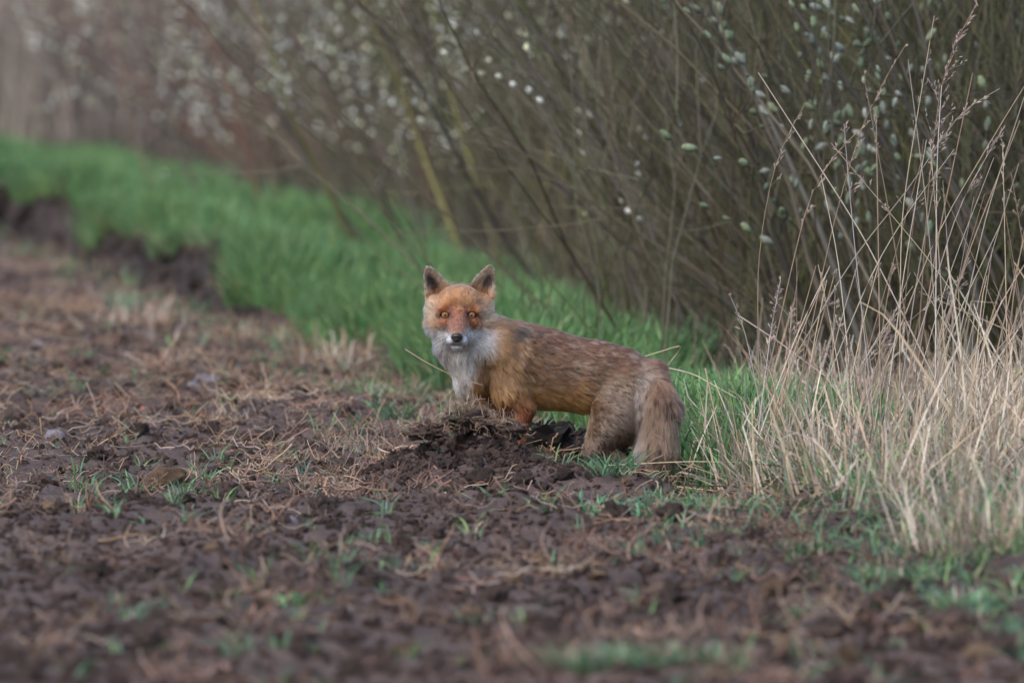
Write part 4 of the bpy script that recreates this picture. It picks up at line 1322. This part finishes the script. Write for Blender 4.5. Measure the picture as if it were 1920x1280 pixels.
# ------------------------------------------------------------------ heaps of straw and green tufts on the field
def straw_heap(px, py, wide, tall, n_, label, seed, cols=STRAWS, width=(0.0010, 0.0026), up=1.0):
    p = on_ground(px, py); f = p[1] / 26.67 * FS
    r_ = np.random.default_rng(seed); G_ = Geo()
    base = np.c_[r_.normal(0, wide * f * 0.45, n_), r_.normal(0, 0.22, n_), np.abs(r_.normal(0, tall * f * 0.22, n_))]
    kinked(G_, r_, n_, (tall * f * 0.5, tall * f * 1.5), 0, up, 0.8, width, cols, base)
    o = mk_obj('straw_heap', G_.mesh('straw_heap', M_STRAW), None, p)
    return tag(o, label, 'straw', kind='stuff')


straw_heap(655, 690, 110, 55, 130, 'heap of broad pale straw at the furrow behind the fox', 821, STRAWS * 0.9, (0.0015, 0.0042))
straw_heap(460, 600, 120, 36, 110, 'pale straw heap lying along the furrow by the frosty sod', 822, STRAWS * 0.95, (0.0014, 0.0035))
straw_heap(255, 612, 110, 40, 90, 'short upright yellow stubble by the blue-green grass tuft', 823, STRAWS * 0.85, up=0.45)
straw_heap(445, 785, 120, 30, 130, 'flat nest of tan straw lying on bare soil', 824, STRAWS * 0.85, up=1.2)
straw_heap(665, 850, 70, 40, 80, 'withered tan grass clump standing on the ploughed soil', 825, STRAWS * 0.75, up=0.7)
straw_heap(330, 680, 130, 26, 60, 'thin scatter of pale straw on mid-field soil', 826, STRAWS, up=1.2)
straw_heap(660, 930, 90, 34, 120, 'brown fibrous clump of dead grass before the fox', 827, STRAWS * np.array([0.5, 0.42, 0.36]), up=0.9)
straw_heap(60, 905, 120, 22, 50, 'loose straw strands by the ochre lump', 828, STRAWS * 0.8, up=1.3)
straw_heap(790, 735, 60, 34, 90, 'pale wiry dead grass beside the white chest of the fox', 829, STRAWS * np.array([0.8, 0.85, 0.85]), (0.0008, 0.0018), 0.9)
straw_heap(850, 800, 130, 34, 160, 'thin pale straws strewn over the thrown soil heap', 830, STRAWS * 0.85, (0.0006, 0.0014), 1.0)
straw_heap(400, 640, 200, 30, 120, 'broken pale stubble strewn before the straw along the furrow', 831, STRAWS * 0.9, (0.0008, 0.0020), 0.9)
straw_heap(120, 560, 160, 30, 90, 'dull stubble and straw on the lip of the far furrow', 832, STRAWS * 0.8, (0.0008, 0.0020), 0.8)


def green_tuft(px, py, hgt, n_, label, seed, spread_=14, lean=0.3, bend=0.35, cols=FRESH, width=(0.0014, 0.0034), group=None, name='grass_tuft', dead=0.2, Yd=None):
    p = on_ground(px, py) if Yd is None else unproject(px, py, Yd)
    f = p[1] / 26.67 * FS; r_ = np.random.default_rng(seed)
    root = empty(name, p); tag(root, label, 'grass', group)
    ns = min(n_, 10)
    for q in range(ns):                                     # the broad leaves one by one, the finer ones as a mass
        G_ = Geo(); a = r_.random() * 6.28
        blades(G_, r_, 1, (hgt * f * 0.6, hgt * f * 1.1), spread_ * f, lean, bend, width, cols, 7, base=np.array([[r_.normal(0, spread_ * f * 0.5), r_.normal(0, 0.03), -0.005]]))
        mk_obj('blade', G_.mesh('blade', M_GRASS), root)
    if n_ > ns:
        G_ = Geo()
        blades(G_, r_, n_ - ns, (hgt * f * 0.4, hgt * f), spread_ * f, lean, bend, (width[0] * 0.7, width[1] * 0.7), cols, 6)
        if dead: kinked(G_, r_, max(2, int((n_ - ns) * dead)), (hgt * f * 0.3, hgt * f * 0.9), spread_ * f, 0.7, 0.8, (0.0008, 0.0018), STRAWS)
        tag(mk_obj('fine_blades', G_.mesh('fine_blades', M_GRASS), root), kind='stuff')
    return root


green_tuft(235, 590, 70, 70, 'blue-green grass tuft growing at the edge of the far furrow', 841, 34, cols=FRESH * np.array([0.9, 1, 1.15]))
green_tuft(340, 600, 50, 26, 'sparse green tuft beside the pale straw heap', 842, 30)
green_tuft(140, 668, 40, 5, 'single broad green leaf slanting from bare soil', 843, 6, 0.9, 0.1)
green_tuft(315, 660, 44, 7, 'yellow-green seedling with three upright leaves', 844, 8, 0.2, 0.2, FRESH * np.array([1.2, 1.05, 0.7]))
green_tuft(80, 585, 40, 3, 'lone upright blade in dark soil near yellow stubble', 845, 4, 0.1, 0.1)
green_tuft(825, 880, 120, 9, 'tall green shoot rising before the root-matted sod', 846, 12, 0.10, 0.25, FRESH * np.array([1.1, 1.05, 0.8]), (0.002, 0.004))
green_tuft(700, 752, 60, 44, 'thick green grass tuft between the broad straw and the sod heap', 847, 40)
green_tuft(760, 745, 55, 30, 'grass tuft with pale tips at the foot of the sod heap', 848, 26)
green_tuft(560, 705, 40, 22, 'fine green tuft on soil before the broad straw', 849, 30)
green_tuft(640, 735, 40, 20, 'fine green tuft beside the thick green tuft', 850, 26)
green_tuft(500, 690, 34, 14, 'short green tuft beyond the nest of straw', 851, 26)
green_tuft(350, 890, 40, 5, 'small pale seedling near the ochre lump', 852, 10, 0.4, 0.4)
green_tuft(570, 885, 46, 6, 'two-leaved blue-green seedling on dark soil', 853, 8, 0.5, 0.3, FRESH * np.array([0.8, 1, 1.3]))
green_tuft(1075, 888, 60, 46, 'green grass tuft hiding the hind paws of the fox', 854, 46, 0.5, 0.5, width=(0.0018, 0.0042))
green_tuft(1150, 900, 74, 56, 'broad-leaved green tuft before the hind leg of the fox', 855, 40, 0.5, 0.5, width=(0.0018, 0.0046))
green_tuft(1010, 868, 50, 30, 'green and withered tuft in the scrape under the belly', 856, 26, 0.6, 0.5, dead=0.7)
green_tuft(1120, 965, 70, 50, 'bluish broad-leaved weed on soil below the tail tip', 857, 50, 0.9, 0.4, FRESH * np.array([0.85, 1, 1.2]), (0.002, 0.005))
green_tuft(1215, 970, 60, 44, 'bluish weed with spreading leaves beside the dry grass', 858, 40, 0.9, 0.4, FRESH * np.array([0.85, 1, 1.2]), (0.002, 0.005))
green_tuft(1000, 945, 40, 14, 'low yellow-green weed on the rim of the scrape', 859, 34, 0.9, 0.4, FRESH * np.array([1.3, 1.05, 0.7]))
green_tuft(930, 935, 36, 12, 'low green weed before the sod heap', 860, 30, 0.8, 0.4)
green_tuft(1310, 960, 50, 130, 'dense green tuft at the foot of the dry grass', 861, 50, 0.6, 0.5)
green_tuft(1380, 1010, 46, 120, 'green tuft at the edge between soil and dry grass', 862, 50, 0.7, 0.5)
green_tuft(1680, 1090, 60, 260, 'wide green grass patch below the dry grass bank', 863, 80, 0.5, 0.5)
green_tuft(1530, 1040, 50, 180, 'green patch between blurred clods and the dry bank', 864, 60, 0.6, 0.5)
green_tuft(1820, 1140, 60, 200, 'blurred green patch at the foot of the bank', 865, 70, 0.6, 0.5)
green_tuft(540, 1135, 44, 12, 'bright blurred green weed alone on the bare field', 866, 26, 0.8, 0.4, FRESH * np.array([1.0, 1.3, 0.9]), (0.003, 0.006))
green_tuft(600, 1190, 50, 6, 'thin blurred green shoots beside the bright weed', 867, 10, 0.2, 0.3)
green_tuft(820, 1040, 60, 8, 'blurred yellow-green shoots on the field', 868, 24, 0.3, 0.4, FRESH * np.array([1.2, 1.05, 0.7]))
green_tuft(1150, 1262, 80, 700, 'very blurred wide green grass patch on the bare field', 869, 130, 0.6, 0.5)
green_tuft(1290, 1252, 70, 420, 'very blurred green grass patch beside large clods', 870, 90, 0.6, 0.5)
green_tuft(1380, 1090, 50, 16, 'blurred blue-green weed among large clods', 871, 40, 0.8, 0.4)
green_tuft(215, 1230, 60, 8, 'blurred thin green shoots on dark soil', 872, 16, 0.3, 0.4)

green_tuft(745, 800, 60, 60, 'fresh green tuft growing at the base of the lower dark sod', 873, 40)
green_tuft(905, 880, 44, 26, 'short green tuft growing below the root-matted sod', 874, 40, 0.5, 0.4)
green_tuft(965, 872, 50, 24, 'green blades leaning beside the rooty crumbling sod', 875, 26, 0.5, 0.4)
green_tuft(690, 800, 36, 20, 'sparse green sprigs on bare soil near the withered clump', 876, 40, 0.5, 0.4)

# an orange dead leaf
G = Geo(); t = np.linspace(0, 1, 8)
P = np.stack([(t - 0.5) * 0.042, 0.004 * np.sin(t * 5), 0.006 + 0.006 * np.sin(t * 4)], -1)[None]
ribbons(G, P, (0.009 * np.sin(np.pi * (0.05 + 0.9 * t)) ** 0.7)[None], np.array([[0.1, 0.95, 0.5]]), np.array([[0.42, 0.17, 0.075]]))
tag(mk_obj('dead_leaf', G.mesh('dead_leaf', M_STRAW), None, on_ground(265, 766)), 'curled orange dead leaf lying on bare soil', 'leaf')

# ------------------------------------------------------------------ tall dry grass on the bank
def panicle(G_, P, r_, spread_, size, cols, n_=16, oneside=0.0):
    """seed head: short side branches set with small spikelets along the last stretch of the stalk"""
    m = len(P)
    for q in range(n_):
        f = r_.random() * (m - 1.01); k = int(f); o = P[k] + (P[k + 1] - P[k]) * (f - k)
        td = P[k + 1] - P[k]; td /= np.linalg.norm(td)
        d = td + r_.normal(0, spread_, 3) + np.array([oneside, 0, 0]); d /= np.linalg.norm(d)
        L_ = size * r_.uniform(0.4, 1.0) * (1.15 - f / m)
        tt = np.linspace(0, 1, 4); B_ = o + d * (L_ * tt)[:, None]; B_[:, 2] -= 0.12 * L_ * tt ** 2
        c = cols[r_.integers(0, len(cols))] * r_.uniform(0.8, 1.2)
        tubes(G_, B_[None], np.full((1, 4), 0.0003), c[None], 3)
        for s_ in range(4):
            u = r_.uniform(0.35, 1.0); c0 = o + d * L_ * u; dd = d + r_.normal(0, 0.3, 3); dd /= np.linalg.norm(dd)
            tt = np.linspace(0, 1, 4); S_ = c0 + dd * (0.009 * tt)[:, None]
            tubes(G_, S_[None], (0.0010 * np.array([0.4, 1, 0.8, 0.1]))[None], (c * 1.05)[None], 4)


HEADC = np.array([[0.36, 0.29, 0.25], [0.42, 0.34, 0.28], [0.30, 0.24, 0.22]])


def smooth_path(pts, m=14):
    pts = np.array(pts, float); d = np.r_[0, np.cumsum(np.linalg.norm(np.diff(pts, axis=0), axis=1))]
    s = np.linspace(0, d[-1], 60); q = np.stack([np.interp(s, d, pts[:, k]) for k in range(pts.shape[1])], 1)
    for _ in range(30): q[1:-1] = 0.5 * q[1:-1] + 0.25 * (q[:-2] + q[2:])
    return q[np.linspace(0, 59, m).astype(int)]


def stalk(pix, Yd, head, label, seed, group=None, rad=0.0017, col=None, hsize=0.05, hn=14, hspread=0.3, dy=0.0):
    """one dry grass stalk standing on the bank: pix from foot to tip"""
    r_ = np.random.default_rng(seed)
    foot = unproject(pix[0][0], pix[0][1], Yd); gz = float(zg(foot[0], Yd))
    # lengthen the foot straight down its own line until it stands on the ground
    nxt = unproject(pix[1][0], pix[1][1], Yd); sl = (foot - nxt) / max(0.02, nxt[2] - foot[2])
    root_p = foot + sl * max(0, foot[2] - gz) * 1.0; root_p[2] = gz - 0.01
    pts = [root_p] + [unproject(a, b, Yd + dy * (k + 1) / len(pix)) for k, (a, b) in enumerate(pix)]
    P = smooth_path(np.array(pts), 18) - root_p
    root = empty('dry_grass_stalk', root_p); tag(root, label, 'grass stalk', group)
    c = STRAWS[r_.integers(0, len(STRAWS))] * r_.uniform(0.75, 1.1) if col is None else np.array(col)
    G_ = Geo(); t = np.linspace(0, 1, 18)
    tubes(G_, P[None], (rad * (1 - 0.55 * t))[None], c[None], 5)
    mk_obj('stem', G_.mesh('stem', M_STRAW), root)
    if head:
        G_ = Geo(); panicle(G_, P[-5:] if head == 1 else P[-7:], r_, hspread, hsize, HEADC, hn, 0.15)
        tag(mk_obj('seed_head', G_.mesh('seed_head', M_STRAW), root), kind='stuff')
    return root


stalk([(1424, 720), (1420, 500), (1438, 370), (1462, 275), (1508, 198)], 26.55, 1, 'lone gracefully arching dry stalk with drooping seed head', 901, hsize=0.04, rad=0.0016)
stalk([(1436, 720), (1490, 480), (1520, 355), (1560, 290), (1625, 232)], 26.5, 2, 'dry stalk with sparse seed head rising beside the arching stalk', 902, hsize=0.04)
stalk([(1500, 720), (1560, 430), (1610, 250), (1650, 160), (1700, 82)], 26.6, 2, 'long slanting dry stalk with narrow airy seed head', 903, hsize=0.05, hn=16)
stalk([(1462, 720), (1600, 480), (1730, 325), (1795, 200), (1875, 166)], 26.45, 1, 'long golden stalk bent sideways under a dense seed head', 904, hsize=0.045, hn=20)
stalk([(1595, 700), (1572, 480), (1540, 330)], 26.5, 0, 'bare snapped straw leaning against other stalks', 905)
stalk([(1632, 720), (1605, 480), (1588, 300), (1583, 232)], 26.55, 1, 'grey stalk ending in a tuft of crossed spikelets', 906, col=(0.40, 0.36, 0.36), hspread=0.6)
stalk([(1540, 740), (1640, 500), (1700, 400), (1790, 280)], 26.4, 1, 'slanting stalk with spread seed head among grey straws', 907, hsize=0.05, hspread=0.45)
stalk([(1610, 720), (1690, 440), (1726, 310)], 26.6, 0, 'thin pale straw without a seed head crossing the slanting stalk', 908, rad=0.0014)
stalk([(1688, 720), (1690, 400), (1725, 190), (1752, 30)], 26.6, 2, 'tall upright stalk with side-branched seed head near the catkins', 909, hsize=0.05)
stalk([(1765, 720), (1740, 400), (1703, 112)], 26.5, 0, 'tall straight brown straw broken off at the tip', 910, rad=0.0019)
stalk([(1718, 720), (1745, 300), (1772, 110), (1830, 10)], 26.9, 2, 'stout reed stalk with thick feathery plume', 911, rad=0.0022, hsize=0.09, hn=40, hspread=0.35)
stalk([(1755, 720), (1757, 300), (1766, 160)], 26.4, 0, 'pale white straw standing straight beneath the plume', 912, col=(0.55, 0.5, 0.46))
stalk([(1640, 740), (1760, 430), (1900, 195), (1935, 140)], 26.5, 0, 'long bare straw slanting steeply beyond the plume', 913)
stalk([(1780, 720), (1850, 400), (1925, 170)], 26.4, 0, 'thick leaning straw at the outer end of the stalks', 914, rad=0.0019)
stalk([(1690, 740), (1800, 380), (1885, 235)], 26.3, 1, 'stalk with slender seed head slanting above the tussock', 915)
stalk([(1420, 730), (1398, 620), (1368, 550)], 26.45, 1, 'short crooked white stalk with tiny seed head by the fox side', 916, col=(0.5, 0.47, 0.46), hsize=0.022, hn=8)
stalk([(1432, 730), (1446, 620), (1464, 525)], 26.45, 2, 'short stalk with dense upright grey seed head', 917, hsize=0.025, hn=26, hspread=0.5, col=(0.42, 0.38, 0.38))
r9 = np.random.default_rng(909)
for q in range(96):
    bx = r9.uniform(1440, 2060); lean_ = r9.normal(0.18, 0.28); top = r9.uniform(120, 620) if bx > 1640 else r9.uniform(480, 660)
    by = 740; h_ = by - top
    head = 1 if r9.random() < 0.3 else 0
    pix = [(bx, by), (bx + lean_ * h_ * 0.5, by - h_ * 0.5), (bx + lean_ * h_ * 1.15, top)]
    stalk(pix, r9.uniform(26.0, 27.3), head, 'thin dry grass stalk with a small seed head in the tall stand' if head else 'thin bare dry straw standing in the tall stand', 1000 + q,
          'seed-bearing stalks of the tall stand' if head else 'bare straws of the tall stand', rad=r9.uniform(0.0011, 0.0022), hsize=0.035, hn=10)

# long loose straws
def fallen(pix, Yd, label, seed, rad=0.0013, col=(0.48, 0.38, 0.26)):
    pts = np.array([unproject(a, b, y) for (a, b), y in zip(pix, Yd)])
    o = pts[0].copy(); P = smooth_path(pts, 14) - o
    G_ = Geo(); tubes(G_, P[None], (rad * (1 - 0.4 * np.linspace(0, 1, 14)))[None], np.array([col]), 5)
    tag(mk_obj('loose_straw', G_.mesh('loose_straw', M_STRAW), None, o), label, 'straw')


fallen([(1140, 872), (1300, 864), (1430, 868), (1565, 880)], (26.3, 26.3, 26.3, 26.3), 'long thin straw lying level before the tail', 1)
fallen([(1270, 912), (1400, 926), (1520, 938), (1660, 952)], (26.1, 26.1, 26.1, 26.1), 'long straw lying low across the foot of the dry grass', 2)
fallen([(1210, 668), (1283, 645), (1278, 652), (1236, 705)], (27.0, 27.0, 27.0, 27.0), 'broken straw folded to a point behind the rump', 3, 0.0016, (0.5, 0.42, 0.3))
fallen([(1220, 682), (1300, 700), (1380, 745)], (27.1, 27.0, 26.9), 'pale straw slanting down behind the rump', 4, 0.0016, (0.5, 0.44, 0.34))
fallen([(1323, 690), (1340, 770), (1366, 870)], (26.5, 26.5, 26.5), 'stout pale straw leaning between fox and dry grass', 5, 0.0022, (0.5, 0.4, 0.26))
fallen([(1383, 590), (1460, 640), (1548, 705)], (26.7, 26.7, 26.7), 'straw fallen diagonally across the base of the stalks', 6, 0.0019, (0.42, 0.35, 0.3))
fallen([(760, 655), (800, 680), (850, 705), (905, 722)], (26.3, 26.2, 26.15, 26.15), 'pinkish bare root arching before the white chest', 7, 0.0016, (0.36, 0.25, 0.19))
fallen([(1840, 900), (1880, 960), (1930, 1030)], (24.9, 24.6, 24.3), 'pale stiff straw sticking from the near bank', 8, 0.002)
fallen([(1790, 920), (1740, 990), (1700, 1030)], (24.9, 24.7, 24.6), 'grey straw crossing the near bank', 9, 0.0018)

# dry tussocks, one object each
TUSS = []
for k in range(5):
    G = Geo(); r_ = np.random.default_rng(950 + k)
    kinked(G, r_, 24, (0.16, 0.55), 0.08, 0.70, 1.1, (0.0014, 0.0030), STRAWS * 1.1, seg=9)
    kinked(G, r_, 16, (0.10, 0.26), 0.08, 0.8, 0.9, (0.0014, 0.0036), STRAWS * 1.1)
    blades(G, r_, 14, (0.06, 0.2), 0.09, 0.35, 0.4, (0.0014, 0.0026), GREENS, 5, 0.15)
    TUSS.append(G.mesh('dry_tussock', M_STRAW))
r9 = np.random.default_rng(77)
for q in range(34):
    if q == 0: x, y = unproject(1455, 0, 26.5)[0], 26.5
    else:
        y = r9.uniform(24.2, 28.0); lo = x_furrow(y) + (0.22 if y < 26.3 else 0.30)
        x = r9.uniform(max(0.56, lo), 1.55)
    s = r9.uniform(0.6, 1.15) * (0.45 + 0.55 * float(sstep(0.55, 1.0, x)))
    o = mk_obj('dry_tussock', TUSS[q % 5], None, (x, y, float(zg(x, y)) - 0.01), (0, 0, r9.random() * 6.28), s)
    if q == 0: tag(o, 'pale dry tussock at the foot of the lone arching stalk', 'tussock')
    else: tag(o, 'tangled straw-coloured grass tussock of the dry bank', 'tussock', 'dry tussocks of the bank')
